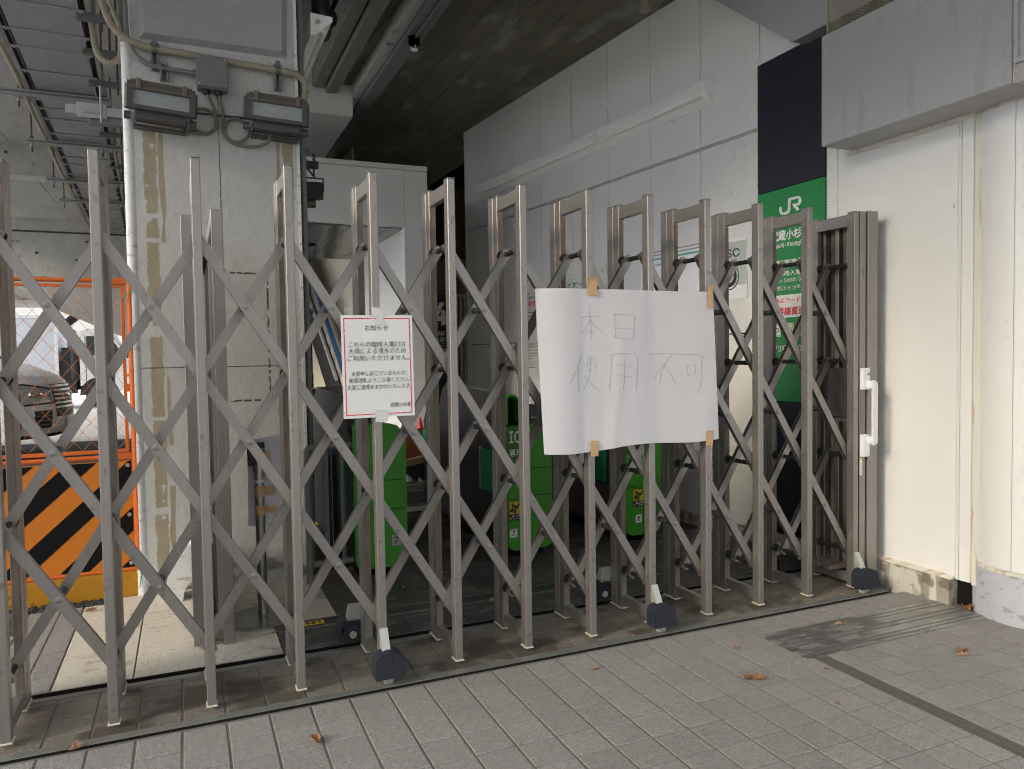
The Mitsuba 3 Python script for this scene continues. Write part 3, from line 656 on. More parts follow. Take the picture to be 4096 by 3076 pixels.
part(ce, 'back_wall', box(-0.3, 4.2, 11.6, 11.8, 0, 4.6), 'ceilconc'); part(ce, 'back_wall', box(4.2, 4.4, -0.3, 11.8, 0, 4.6), 'ceilconc')
sb = thing('steel_beam', 'smooth dark grey beam along the ceiling carrying the fire alarm', 'beam')
part(sb, 'soffit', hull([(1.612, -0.6, 3.75), (1.765, -0.6, 3.75), (1.612, -0.6, 4.06), (1.765, -0.6, 4.06), (1.612, 11.5, 3.75), (1.66, 11.5, 3.75), (1.612, 11.5, 4.06), (1.66, 11.5, 4.06)]), 'graysteel')
k = thing('concrete_ledge', 'rough flaking concrete ledge beside the dark beam', 'beam')
part(k, 'lower_ledge', box(1.52, 1.610, -0.6, 11.5, 3.80, 4.08, 0.006), 'concrete')
part(k, 'upper_ledge', box(1.40, 1.518, -0.6, 11.5, 3.90, 4.09, 0.006), 'ceilconc')
k = thing('ceiling_duct', 'two pale grey square ducts side by side under the ceiling boards', 'duct')
part(k, 'duct', box(1.275, 1.385, -0.6, 4.19, 3.80, 4.06, 0.008), 'ductgray')
part(k, 'duct', box(1.155, 1.262, -0.6, 4.19, 3.84, 4.06, 0.008), 'ductgray')
k = thing('fire_alarm', 'small white and black fire detector hanging under the dark ceiling beam', 'alarm')
part(k, 'base', lathe([(0, 0), (0.040, 0), (0.043, -0.008), (0.043, -0.036), (0, -0.036)], 24).apply_translation((1.665, 2.58, 3.75)), 'black', smooth=40)
part(k, 'head', lathe([(0, -0.036), (0.044, -0.036), (0.042, -0.056), (0.034, -0.068), (0, -0.068)], 24).apply_translation((1.665, 2.58, 3.75)), 'lumwhite', smooth=40)
part(k, 'cage', cat([cyl((1.665 + 0.028 * math.cos(a), 2.58 + 0.028 * math.sin(a), 3.684), (1.665 + 0.024 * math.cos(a), 2.58 + 0.024 * math.sin(a), 3.655), 0.004, 8) for a in np.arange(4) * 1.571] + [lathe([(0.014, -0.004), (0.027, -0.004), (0.027, 0.004), (0.014, 0.004), (0.014, -0.004)], 20).apply_translation((1.665, 2.58, 3.654))]), 'lumwhite', smooth=40)
k = thing('alarm_conduit', 'thin grey conduit running along the dark beam to the detector', 'conduit')
part(k, 'pipe', cyl((1.672, -0.5, 3.735), (1.668, 2.53, 3.735), 0.011, 12), 'galvdark', smooth=40)
for y in (0.4, 1.35, 2.22): part(k, 'clip', box(1.642, 1.70, y - 0.012, y + 0.012, 3.722, 3.752, 0.003), 'galvdark')
# white box hanging from the ceiling, black pipe, small strip light beside the pillar
k = thing('ceiling_box', 'plain white boxed-in ceiling drop behind the pillar top', 'box')
part(k, 'casing', box(0.70, 1.531, 4.20, 5.9, 3.62, 4.11, 0.006), 'white')
part(k, 'soffit', box(0.702, 1.529, 4.21, 5.88, 3.612, 3.6195), 'white')
k = thing('drain_pipe', 'black pipe with a wide flange hanging beside the pillar top', 'pipe')
part(k, 'pipe', cyl((0.905, 2.2, 3.66), (0.905, 2.2, 4.12), 0.060, 24), 'black', smooth=40)
part(k, 'collar', cyl((0.905, 2.2, 3.735), (0.905, 2.2, 3.80), 0.067, 24), 'charcoal', smooth=40)
part(k, 'elbow', tube(spline([(0.905, 2.2, 3.70), (0.91, 2.205, 3.65), (0.93, 2.23, 3.61), (0.945, 2.40, 3.60)], 5), 0.062, 16), 'black', smooth=40)
part(k, 'flange', cyl((0.925, 2.17, 3.615), (0.927, 2.185, 3.612), 0.085, 28), 'black', smooth=40)
k = thing('short_strip_light', 'short white wedge-shaped strip light, off, close to the pillar', 'light fixture')
lprof = Polygon([(0.775, 3.462), (0.905, 3.455), (0.905, 3.43), (0.80, 3.335), (0.775, 3.335)])
def run_y(poly, y0, y1): return frame(extr(poly, y1 - y0), (0, y1, 0), (1, 0, 0), (0, 0, 1))
part(k, 'housing', run_y(lprof, 1.80, 3.05), 'lumwhite')
part(k, 'tube', cyl((0.862, 1.84, 3.376), (0.862, 3.01, 3.376), 0.017, 14), 'tubewhite', smooth=40)
part(k, 'end_cap', run_y(lprof.buffer(0.003), 1.796, 1.802), 'lumwhite', label='rust-speckled end cap')
part(k, 'label', run_y(affinity.rotate(sbox(0.800, 3.402, 0.835, 3.428), 40), 1.794, 1.7965), 'zinc')

# ================================================================== ESCALATOR HALL (white enclosure at the back)
eh = thing('escalator_hall', 'white clad enclosure with an opening to the escalator, behind the gate', 'building')
part(eh, 'header_panel', box(0.50, 2.008, 4.20, 4.24, 2.600, 3.145, 0.002), 'white')
part(eh, 'pilaster', box(2.024, 2.247, 4.197, 4.24, 0.0, 3.145, 0.002), 'white')
part(eh, 'joint', box(2.008, 2.024, 4.206, 4.24, 2.598, 3.145), 'dirtytrim', label='stained joint between the white panels')
part(eh, 'side_wall', box(2.235, 2.249, 4.24, 8.0, 0.0, 3.145), 'white')
part(eh, 'cap', box(1.172, 2.247, 4.185, 4.26, 3.153, 3.197, 0.002), 'white')
part(eh, 'cap', box(0.50, 1.160, 4.185, 4.26, 3.153, 3.197, 0.002), 'white')
part(eh, 'roof', box(0.50, 2.247, 4.26, 8.0, 3.16, 3.19), 'charcoal')
for a in range(5):
    y0 = 4.245 + a * 0.5
    part(eh, 'soffit_panel', hull([(x, y, z) for x, y in ((0.52, y0 + 0.004), (2.012, y0 + 0.004), (0.52, y0 + 0.496), (2.012, y0 + 0.496)) for z in (2.586, 2.597)]), 'soffitdark')
for x in (0.75, 1.12, 1.49, 1.86):
    part(eh, 'soffit_joint', box(x - 0.004, x + 0.004, 4.25, 6.74, 2.5835, 2.5862), 'black')
part(eh, 'downlight', lathe([(0.06, 0), (0.085, 0), (0.085, -0.006), (0.06, -0.006), (0.06, 0)], 28).apply_translation((1.28, 5.55, 2.585)), 'galvdark', smooth=40)
part(eh, 'downlight', lathe([(0.06, 0), (0.085, 0), (0.085, -0.006), (0.06, -0.006), (0.06, 0)], 28).apply_translation((1.08, 6.35, 2.585)), 'galvdark', smooth=40)
for a, b in ((0.0, 1.60), (1.607, 2.585)):
    part(eh, 'jamb_panel', box(2.012, 2.03, 4.24, 6.74, a, b, 0.001), 'white')
part(eh, 'corner_bead', box(2.000, 2.024, 4.195, 4.245, 0.0, 2.598, 0.006), 'white')
for a in range(6):
    y0 = 6.78 + a * 0.62
    part(eh, 'inner_panel', box(2.05, 2.07, y0 + 0.004, y0 + 0.616, 0.0, 4.6, 0.001), 'cream')
part(eh, 'notice', box(2.035, 2.0495, 7.0, 7.5, 1.4, 2.0), 'posterpaper')
es = thing('escalator', 'dark escalator with yellow step edges rising behind the enclosure opening', 'escalator')
for n in range(13):
    y0, z0 = 6.10 + n * 0.345, 0.33 + n * 0.20
    part(es, 'step', box(0.95, 1.60, y0, y0 + 0.40, z0 - 0.30, z0, 0.002), 'black')
    part(es, 'step_edge', box(0.97, 1.59, y0 - 0.004, y0 + 0.012, z0 - 0.010, z0 + 0.003), 'yellow')
def slope(x0, x1, y0, z0, y1, z1, h, m, nm): part(es, nm, yz(Polygon([(y0, z0), (y1, z1), (y1, z1 + h), (y0, z0 + h)]), x0, x1), m)
slope(1.605, 1.635, 5.9, 1.06, 10.6, 3.66, 0.05, 'galv', 'trim_rail')
slope(1.69, 1.74, 5.9, 1.10, 10.6, 3.92, 0.07, 'bluepanel', 'handrail')
slope(1.66, 1.68, 5.9, 0.40, 10.6, 3.06, 0.62, 'black', 'balustrade')
part(es, 'floor_plate', box(0.85, 1.62, 5.2, 6.35, 0.0, 0.012), 'galvdark')
part(es, 'warning_strip', box(0.88, 1.10, 3.05, 3.25, 0.003, 0.011, 0.002), 'yellow', label='yellow tactile strip on the floor')
# dark passage beside it: platform sign and slatted screen
k = thing('platform_sign', 'dark navy platform sign with a large white 4 in the passage', 'sign')
part(k, 'board', box(2.80, 3.085, 6.0, 6.04, 0.85, 2.092, 0.003), 'navy')
st4 = lambda poly, m, n='lettering', l=0.0012: stick(k, n, poly, m, (0, 6.0, 0), (1, 0, 0), (0, 0, 1), l)
st4(fit('4', 2.84, 1.712, 3.045, 2.00, 3, True), 'printwhite')
st4(fit('横須賀・', 2.845, 1.580, 3.03, 1.640), 'printwhite'); st4(fit('（快速）', 2.85, 1.505, 3.01, 1.562), 'printwhite')
st4(fit('Yokosuka-', 2.87, 1.478, 3.00, 1.497, 0, True), 'printwhite'); st4(fit('rapid', 2.90, 1.446, 2.985, 1.466, 0, True), 'printwhite')
st4(fit('品川・東京・', 2.85, 1.39, 3.03, 1.425), 'printwhite')
st4(sbox(2.93, 1.30, 2.985, 1.355), 'printred', 'badge'); st4(union_all([sbox(2.953, 1.308, 2.962, 1.347), Polygon([(2.94, 1.347), (2.9575, 1.33), (2.975, 1.347), (2.9575, 1.337)])]), 'printwhite', 'badge_mark', 0.002)
k = thing('slatted_screen', 'pale vertical slats in front of a black passage beside the platform sign', 'screen')
for i in range(6):
    part(k, 'slat', box(3.092 + i * 0.060, 3.120 + i * 0.060, 6.18, 6.22, 0.02, 2.09, 0.001), 'cream')
part(k, 'rail', box(3.088, 3.45, 6.175, 6.225, 2.09, 2.12), 'cream')
part(k, 'backing', box(3.05, 3.48, 6.40, 6.44, 0, 2.6), 'ceilconc')
k = single('passage_wall', 'dark unlit back wall of the passage', 'wall', box(2.249, 3.6, 8.4, 8.5, 0, 4.04), 'ceilconc')

# ================================================================== VIADUCT (left) AND PILLAR
vi = thing('viaduct', 'grey concrete viaduct underside with deep cross beams over the yard', 'viaduct')
part(vi, 'slab', cat(box(-3.4, -0.32, 0.2, 8.05, 4.05, 4.9), ), 'concrete')
for i in range(1, 3):
    part(vi, 'soffit_panel', box(-4.9 + i * 1.5 + 0.004, -3.4 + i * 1.5 - 0.004 if i < 2 else -0.34, 0.25, 8.03, 4.028, 4.052), 'concrete')
part(vi, 'cross_beam', box(-3.4, 2.0, 8.04, 10.9, 3.60, 4.9, 0.01), 'concrete')
part(vi, 'beam_nib', box(-3.4, 2.0, 8.005, 8.04, 3.585, 3.645), 'facade')
for a, b in ((-3.35, -3.2), (-3.19, -1.62), (-1.61, 1.9)):
    part(vi, 'beam_soffit', box(a, b, 8.06, 10.88, 3.590, 3.602), 'concrete')
part(vi, 'pier_wall', xz(Polygon([(-5.0, 3.62), (2.0, 3.62), (2.0, 0.0), (-0.72, 0.0), (-0.72, 1.62), (-2.40, 2.405), (-3.6, 2.98), (-5.0, 2.98)]), 10.91, 12.4), 'concrete')
part(vi, 'beam_joint', box(-5.0, 2.0, 10.895, 10.915, 3.37, 3.395), 'charcoal')
for x, z in ((-2.1, 3.05), (-2.75, 3.2), (-1.55, 2.95), (-1.4, 3.25), (-3.4, 2.98), (-2.3, 2.62), (-1.2, 2.6)):
    part(vi, 'tie_hole', cyl((x, 10.905, z), (x, 10.93, z), 0.022, 10), 'charcoal')
for x, z in ((-1.95, 3.92), (-1.25, 3.74), (-2.6, 3.80), (-0.7, 3.85)):
    part(vi, 'tie_hole', cyl((x, 8.034, z), (x, 8.06, z), 0.020, 10), 'charcoal')
part(vi, 'far_slab', box(-5.0, 3.0, 12.4, 19.0, 3.30, 4.9), 'concrete')
part(vi, 'far_beam', box(-5.0, 3.0, 19.0, 20.2, 2.75, 4.9), 'concrete')
part(vi, 'rail_ledge', box(-5.0, 3.0, 18.9, 19.0, 2.74, 2.86), 'facade')
part(vi, 'unseen_light_deck', box(-2.8, 12.0, -5.6, 0.2, 4.95, 5.4), 'concrete')  # out of view overhead, its edges placed to shape light from left and behind
part(vi, 'front_girder', box(-2.8, 12.0, -5.9, -5.6, 4.4, 5.4), 'grayconc')
k = thing('drain_pipe', 'dark slanting drain pipe under the viaduct behind the truck', 'pipe')
part(k, 'pipe', tube([(-2.0, 12.6, 1.95), (-1.45, 12.6, 2.45), (-1.22, 12.6, 2.55), (-1.1, 12.6, 2.62)], 0.075, 14), 'charcoal', smooth=40)
part(k, 'collar', tube([(-1.60, 12.6, 2.31), (-1.54, 12.6, 2.365)], 0.092, 14), 'charcoal', smooth=40)

pl = thing('concrete_pillar', 'pale concrete pillar with peeling brown strips, carrying two floodlights', 'pillar')
part(pl, 'shaft', box(-0.238, 0.665, 1.70, 2.62, -0.03, 4.2, 0.012), 'pillar')
part(pl, 'construction_joint', cat(box(-0.23, 0.66, 1.698, 1.702, 1.289, 1.2925), box(0.2165, 0.2195, 1.698, 1.702, 1.45, 3.0)), 'charcoal')
part(pl, 'corner_guard', cyl((-0.262, 1.722, -0.03), (-0.248, 1.722, 3.1), 0.030, 18), 'pvcwhite', smooth=40)
hq = lambda x0, x1, y, z0, z1: [(x0, y, z0), (x1, y, z0), (x0, y, z1), (x1, y, z1)]
part(pl, 'haunch', hull([(-0.185, 1.70, 3.128), (0.612, 1.70, 3.126), (-0.20, 1.70, 4.2), (0.64, 1.70, 4.2), (-0.155, 1.655, 3.150), (0.580, 1.655, 3.150), (-0.17, 1.655, 4.2), (0.60, 1.655, 4.2)]), 'grayconc', label='grey painted haunch at the pillar top')
part(pl, 'corner_seal', box(0.655, 0.672, 1.690, 1.72, -0.03, 3.9), 'pvcwhite')
k = thing('vertical_pipe', 'grey pipe with clamps running up the right side of the pillar', 'pipe')
part(k, 'pipe', cyl((0.702, 1.75, 0.0), (0.702, 1.75, 3.5), 0.016, 14), 'pipegray', smooth=40)
part(k, 'second_pipe', cyl((0.690, 1.84, 0.0), (0.690, 1.84, 4.0), 0.024, 14), 'galvdark', smooth=40)
for z in (1.62, 2.60, 2.95): part(k, 'clamp', cat(box(0.672, 0.735, 1.735, 1.775, z - 0.018, z + 0.018, 0.003), cyl((0.70, 1.725, z), (0.74, 1.725, z), 0.006, 8)), 'galvdark')
k = thing('loudspeaker', 'small black loudspeaker hanging on a bracket right of the pillar', 'loudspeaker')
part(k, 'cabinet', hull([(0.80, 2.40, 2.445), (0.928, 2.40, 2.445), (0.80, 2.40, 2.565), (0.928, 2.40, 2.565), (0.82, 2.52, 2.46), (0.915, 2.52, 2.46), (0.82, 2.52, 2.56), (0.915, 2.52, 2.56)]), 'black')
part(k, 'horn', cyl((0.80, 2.46, 2.425), (0.88, 2.46, 2.425), 0.032, 20), 'bronzetop', smooth=40)
part(k, 'bracket', cat(box(0.80, 0.932, 2.39, 2.40, 2.585, 2.594), box(0.925, 0.932, 2.39, 2.41, 2.50, 2.594), box(0.86, 0.872, 2.395, 2.41, 2.59, 2.76), bar((0.82, 2.41, 2.66), (0.87, 2.41, 2.60), 0.012, 0.01)), 'charcoal')
part(k, 'wall_arm', box(0.71, 0.90, 2.40, 2.44, 2.66, 2.71, 0.004), 'charcoal')
stick(k, 'emblem', affinity.scale(Polygon([(-y, z) for y, z in JR]).buffer(0), 0.12, 0.12, origin=(-0.74, 2.26)), 'teal', (0.905 + 0.74, 2.40, 2.463 - 2.26), (1, 0, 0), (0, 0, 1))

# floodlights, junction box, conduits on the pillar
def floodlight(label, cx, cz, yaw):
    k = thing('floodlight', label, 'floodlight', 'floodlights on the pillar')
    w, h = 0.168, 0.066
    place_ = lambda m: move(move(m, rz=yaw, ry=3.0), cx, 1.50, cz)
    fr = Polygon([(-w, -h - 0.008), (w, -h - 0.008), (w, h), (-w, h)])
    inner = sbox(-w + 0.030, -h + 0.012, w - 0.030, h - 0.040)
    part(k, 'frame', place_(xz(fr.difference(inner), -0.022, 0.02)), 'bronze')
    part(k, 'visor', place_(hull([(-w + 0.012, -0.020, h + 0.001), (w - 0.012, -0.020, h + 0.001), (-w + 0.012, 0.02, h + 0.001), (w - 0.012, 0.02, h + 0.001), (-w + 0.035, 0.075, h + 0.030), (w - 0.035, 0.075, h + 0.030), (-w + 0.02, 0.03, h + 0.02), (w - 0.02, 0.03, h + 0.02)])), 'bronzetop')
    part(k, 'visor_face', place_(hull([(-w + 0.004, -0.026, h - 0.036), (w - 0.004, -0.026, h - 0.036), (-w + 0.020, -0.012, h + 0.014), (w - 0.020, -0.012, h + 0.014), (-w + 0.004, -0.02, h - 0.036), (w - 0.004, -0.02, h - 0.036), (-w + 0.02, 0.0, h + 0.012), (w - 0.02, 0.0, h + 0.012)])), 'bronzetop')
    part(k, 'glass', place_(xz(inner.buffer(0.004), -0.008, 0.0)), 'lampglass')
    for s in (-1, 1):
        part(k, 'side_plate', place_(hull([(s * w, -0.024, -h - 0.006), (s * w, -0.024, h - 0.03), (s * (w + 0.012), 0.02, -h - 0.006), (s * (w + 0.012), 0.02, h), (s * w, 0.05, -h), (s * w, 0.05, h)])), 'bronze')
        part(k, 'clip', place_(box(s * (w - 0.055) - 0.012, s * (w - 0.055) + 0.012, -0.034, -0.022, h - 0.040, h + 0.016, 0.003)), 'bronzetop')
        part(k, 'knob', place_(cyl((s * (w - 0.02), 0.06, -h - 0.03), (s * (w + 0.012), 0.06, -h - 0.03), 0.022, 12)), 'bronze', smooth=40)
    part(k, 'housing', place_(hull([(-0.125, 0.02, -h - 0.045), (0.125, 0.02, -h - 0.045), (-0.125, 0.13, -h - 0.040), (0.125, 0.13, -h - 0.040), (-0.14, 0.02, h), (0.14, 0.02, h), (-0.12, 0.13, h - 0.01), (0.12, 0.13, h - 0.01)])), 'bronze')
    part(k, 'bracket', place_(cat(box(-0.135, 0.135, 0.13, 0.20, -h - 0.062, -h - 0.05), box(-0.135, -0.129, 0.03, 0.20, -h - 0.062, -h - 0.02), box(0.129, 0.135, 0.03, 0.20, -h - 0.062, -h - 0.02))), 'bronze')
floodlight('left of two dark floodlights on the pillar, over its left edge', -0.075, 2.745, 3.0)
floodlight('right of two dark floodlights on the pillar, over its right edge', 0.525, 2.755, -3.0)
k = thing('junction_box', 'grey metal junction box between the two floodlights', 'box')
part(k, 'body', box(0.108, 0.270, 1.625, 1.70, 2.872, 3.050, 0.004), 'fitting')
part(k, 'lid', box(0.105, 0.273, 1.615, 1.625, 2.880, 3.053, 0.003), 'fitting')
for x in (0.118, 0.260):
    for z in (2.893, 3.040): part(k, 'screw', cyl((x, 1.611, z), (x, 1.616, z), 0.006, 10), 'galv')
for x in (0.157, 0.222): part(k, 'gland', cyl((x, 1.66, 2.850), (x, 1.66, 2.873), 0.020, 14), 'black', smooth=40)
k = thing('corrugated_conduit', 'beige ribbed conduit looping across the pillar above the junction box', 'conduit')
cp = spline([(-0.36, 1.62, 3.34), (-0.35, 1.62, 3.26), (-0.32, 1.63, 3.17), (-0.262, 1.64, 3.105), (-0.18, 1.65, 3.075), (-0.10, 1.655, 3.064), (0.04, 1.66, 3.062), (0.184, 1.66, 3.055), (0.36, 1.66, 3.046), (0.53, 1.655, 3.035), (0.625, 1.65, 3.030), (0.675, 1.655, 3.018), (0.706, 1.665, 2.985), (0.712, 1.68, 2.94), (0.700, 1.70, 2.86)], 40)
d_ = np.r_[0, np.cumsum(np.linalg.norm(np.diff(cp, axis=0), axis=1))]; tt = np.arange(0, d_[-1], 0.0024)
cp = np.stack([np.interp(tt, d_, cp[:, i]) for i in range(3)], 1)
part(k, 'hose', tube(cp, 0.0188 + 0.0013 * np.sin(tt * 2 * np.pi / 0.0096), 12), 'conduit', smooth=50)
for x, z in ((-0.105, 3.03), (0.553, 3.0)):
    part(k, 'channel', cat(box(x - 0.022, x - 0.010, 1.66, 1.70, z - 0.075, z + 0.075, 0.002), box(x + 0.010, x + 0.022, 1.66, 1.70, z - 0.075, z + 0.075, 0.002), box(x - 0.022, x + 0.022, 1.69, 1.70, z - 0.075, z + 0.075)), 'fitting')
    part(k, 'saddle', cat(cyl((x - 0.014, 1.655, z + 0.034), (x + 0.014, 1.655, z + 0.034), 0.0245, 16), box(x - 0.012, x + 0.012, 1.635, 1.66, z + 0.05, z + 0.085)), 'galvdark', smooth=40)
k = thing('box_conduit', 'thin grey conduit bending into the left side of the junction box', 'conduit')
part(k, 'pipe', tube(spline([(-0.245, 1.66, 3.30), (-0.240, 1.66, 3.12), (-0.222, 1.66, 3.055), (-0.185, 1.66, 3.005), (-0.14, 1.66, 2.980), (-0.07, 1.66, 2.966), (0.02, 1.66, 2.963), (0.106, 1.66, 2.958)], 8), 0.0125, 12), 'pipegray', smooth=40)
part(k, 'channel', cat(box(-0.082, -0.070, 1.66, 1.70, 2.905, 3.00, 0.002), box(-0.050, -0.038, 1.66, 1.70, 2.905, 3.00, 0.002), box(-0.082, -0.038, 1.69, 1.70, 2.905, 3.00)), 'fitting')
part(k, 'saddle', cyl((-0.072, 1.66, 2.965), (-0.048, 1.66, 2.965), 0.0175, 14), 'galvdark', smooth=40)
part(k, 'nut', cyl((0.086, 1.66, 2.958), (0.106, 1.66, 2.958), 0.019, 12), 'fitting')
def loop(cx, cz, r, a0, a1, y, n=26): return [(cx + r * math.cos(math.radians(a)), y + 0.004 * i / n, cz + r * math.sin(math.radians(a))) for i, a in enumerate(np.linspace(a0, a1, n))]
k = thing('lamp_cable', 'grey cable coiled in a loop below the left floodlight', 'cable', None)
part(k, 'cable', tube(np.vstack([spline([(0.157, 1.66, 2.86), (0.172, 1.665, 2.83), (0.196, 1.675, 2.78), (0.210, 1.68, 2.73)], 6), loop(0.140, 2.700, 0.070, 15, -345, 1.675), spline([(0.200, 1.68, 2.665), (0.16, 1.68, 2.632), (0.09, 1.67, 2.628), (0.02, 1.66, 2.65), (-0.03, 1.62, 2.69)], 6)]), 0.0085, 8), 'cable', smooth=50)
k = thing('lamp_cable', 'grey cable coiled in a loop between the junction box and the right floodlight', 'cable', None)
part(k, 'cable', tube(np.vstack([spline([(0.222, 1.66, 2.86), (0.232, 1.668, 2.82), (0.242, 1.68, 2.76), (0.243, 1.685, 2.69)], 6), loop(0.312, 2.665, 0.068, 180, 540, 1.675), spline([(0.250, 1.685, 2.63), (0.285, 1.685, 2.597), (0.35, 1.68, 2.580), (0.43, 1.67, 2.583), (0.485, 1.65, 2.61), (0.50, 1.62, 2.65)], 6)]), 0.0085, 8), 'cable', smooth=50)
k = single('cable_rail', 'thin dark rail on the pillar between the two floodlights', 'rail', box(0.10, 0.42, 1.69, 1.70, 2.742, 2.752), 'charcoal')

# ================================================================== CABLE TRAY, HANGERS (upper left)
ct = thing('cable_tray', 'long galvanised cable tray with covers running into the distance', 'cable tray')
TO = np.array([-0.715, 2.0, 3.40]); TDv = np.array([-0.036, 1, 0]); TDv /= np.linalg.norm(TDv); TS = np.array([TDv[1], -TDv[0], 0])
def tbox(s0, s1, a0, a1, z0, z1, b=0.0): return frame(box(a0, a1, s0, s1, z0, z1, b), TO, TS, TDv, (0, 0, 1))
for s in (-1, 1):
    part(ct, 'side_rail', tbox(-1.6, 13.5, s * 0.262 - 0.006, s * 0.262 + 0.006, 0.0, 0.10, 0.002), 'galv')
    part(ct, 'rail_flange', tbox(-1.6, 13.5, s * 0.262, s * 0.262 - s * 0.022, 0.0, 0.004), 'galv')
y = -1.55; n = 0
while y < 12.5:
    L = (0.42, 0.30, 0.46, 0.46)[n % 4]
    part(ct, 'cover', tbox(y + 0.006, y + L - 0.006, -0.195, 0.195, -0.006 - 0.001 * (n % 3), -0.002, 0), 'galv')
    part(ct, 'strap', tbox(y - 0.016, y + 0.016, -0.235, 0.235, -0.014, -0.008, 0.001), 'galv')
    for s in (-1, 1): part(ct, 'bolt', frame(cyl((s * 0.215, y, -0.025), (s * 0.215, y, -0.008), 0.006, 8), TO, TS, TDv, (0, 0, 1)), 'galv')
    y += L; n += 1
for s in (-1, 1):
    for q in (0.212, 0.228, 0.245): part(ct, 'cable', frame(cyl((s * q, -1.6, 0.02 + 0.01 * (q > 0.22)), (s * q, 13.4, 0.02 + 0.01 * (q > 0.22)), 0.010, 8), TO, TS, TDv, (0, 0, 1)), 'black')
tp = lambda a, s, z: TO + TS * a + TDv * s + np.array([0, 0, z])
k = thing('flexible_conduit', 'pale flexible conduits tied along the left edge of the cable tray', 'conduit')
part(k, 'conduit', tube(spline([tp(-0.285, -1.4, 0.02), tp(-0.288, 0.3, -0.015), tp(-0.29, 1.5, 0.01), tp(-0.288, 2.4, -0.03), tp(-0.292, 3.3, 0.0), tp(-0.288, 4.4, -0.04), tp(-0.29, 5.6, 0.0), tp(-0.29, 12, 0)], 8), 0.016, 8), 'conduit', smooth=50)
part(k, 'conduit', tube(spline([tp(-0.315, -1.4, 0.05), tp(-0.32, 0.5, 0.03), tp(-0.31, 2.0, 0.04), tp(-0.322, 4.0, 0.02), tp(-0.31, 12, 0.03)], 8), 0.012, 8), 'conduit', smooth=50)
k = thing('hanging_conduit', 'brownish conduits hanging in a loop left of the pillar top', 'conduit')
part(k, 'conduit', tube(spline([(-0.44, 2.2, 3.7), (-0.452, 2.2, 3.40), (-0.448, 2.2, 3.26), (-0.425, 2.2, 3.18), (-0.375, 2.2, 3.145), (-0.325, 2.2, 3.17), (-0.305, 2.2, 3.25), (-0.30, 2.2, 3.7)], 8), 0.017, 10), 'conduit', smooth=50)
part(k, 'conduit', tube(spline([(-0.375, 1.75, 3.42), (-0.335, 1.75, 3.34), (-0.30, 1.75, 3.25), (-0.28, 1.75, 3.18), (-0.268, 1.75, 3.0)], 8), 0.012, 10), 'conduit', smooth=50)
part(k, 'conduit', tube(spline([(-0.282, 1.78, 3.6), (-0.276, 1.78, 3.3), (-0.272, 1.78, 3.1)], 8), 0.013, 10), 'pipegray', smooth=50)
def hanger(label, y, x0, x1, z, rods, ztop=4.03, h=0.042):
    k = thing('tray_hanger', label, 'hanger', 'strut hangers under the cable tray')
    part(k, 'strut', box(x0, x1, y - 0.022, y + 0.022, z - h, z, 0.002), 'galv')
    part(k, 'slot', box(x0 + 0.01, x1 - 0.01, y - 0.0235, y - 0.0222, z - h * 0.72, z - h * 0.34), 'galvdark')
    for x in rods:
        part(k, 'rod', cyl((x, y, z - h - 0.075), (x, y, ztop), 0.0075, 8), 'hangerrod', smooth=40)
        part(k, 'nut', cyl((x, y, z - h - 0.03), (x, y, z - h), 0.014, 6), 'galv'); part(k, 'nut', cyl((x, y, z), (x, y, z + 0.022), 0.016, 8), 'hangerrod')
hanger('nearest strut hanger under the tray at the left edge', 3.70, -1.60, -0.47, 3.385, (-0.53,))
hanger('second strut hanger, crossing above the gate post top', 5.15, -1.28, -0.42, 3.385, (-1.235, -0.66, -0.58))
hanger('third strut hanger further along the tray', 6.78, -1.36, -0.53, 3.385, (-1.285, -0.66, -0.60))
hanger('fourth and farthest strut hanger along the tray', 8.0, -1.40, -0.60, 3.385, (-1.34, -0.70), 3.6)
hanger('short upper strut at the tray near the left edge', 3.95, -1.17, -0.86, 3.44, (-1.13,))
hanger('strut behind the second hanger at the tray', 5.62, -1.19, -0.84, 3.46, (-1.13,))
hanger('strut behind the third hanger at the tray', 7.25, -1.22, -0.9, 3.48, (-1.17,))
for i, (yy, z0) in enumerate(((2.15, 3.40), (2.72, 3.40), (3.35, 3.40), (4.1, 3.40), (4.75, 3.40), (6.1, 3.42))):
    k = thing('pillar_strut', ['short dark strut from the pillar to the tray, topmost', 'short dark strut from the pillar to the tray, second from the top', 'short dark strut from the pillar to the tray, third from the top', 'short dark strut from the pillar to the tray, fourth from the top', 'short dark strut behind the pillar edge, fifth from the top', 'short dark strut behind the pillar edge, lowest'][i], 'strut', 'short struts beside the tray')
    part(k, 'strut', box(-0.53 - 0.03 * i, -0.28, yy - 0.02, yy + 0.02, z0 - 0.04, z0, 0.002), 'galvdark')
    part(k, 'rod', cyl((-0.40, yy, z0 - 0.09), (-0.40, yy, 4.03), 0.007, 8), 'hangerrod', smooth=40)
k = thing('steel_bracket', 'galvanised steel bracket arm on the left side of the pillar under the tray', 'bracket')
part(k, 'arm', box(-0.62, -0.24, 2.28, 2.33, 2.845, 2.90, 0.003), 'galv')
part(k, 'plate', box(-0.56, -0.40, 2.272, 2.28, 2.825, 2.915, 0.002), 'galv')
part(k, 'channel', box(-0.50, -0.24, 2.30, 2.36, 2.80, 2.842, 0.003), 'galvdark')
for x in (-0.52, -0.485, -0.45): part(k, 'bolt', cyl((x, 2.262, 2.862), (x, 2.273, 2.862), 0.011, 8), 'galv')
part(k, 'brace', hull([(-0.33, 2.30, 3.09), (-0.27, 2.30, 3.09), (-0.26, 2.30, 2.80), (-0.248, 2.30, 2.80), (-0.33, 2.31, 3.09), (-0.27, 2.31, 3.09), (-0.26, 2.31, 2.80), (-0.248, 2.31, 2.80)]), 'galvdark')
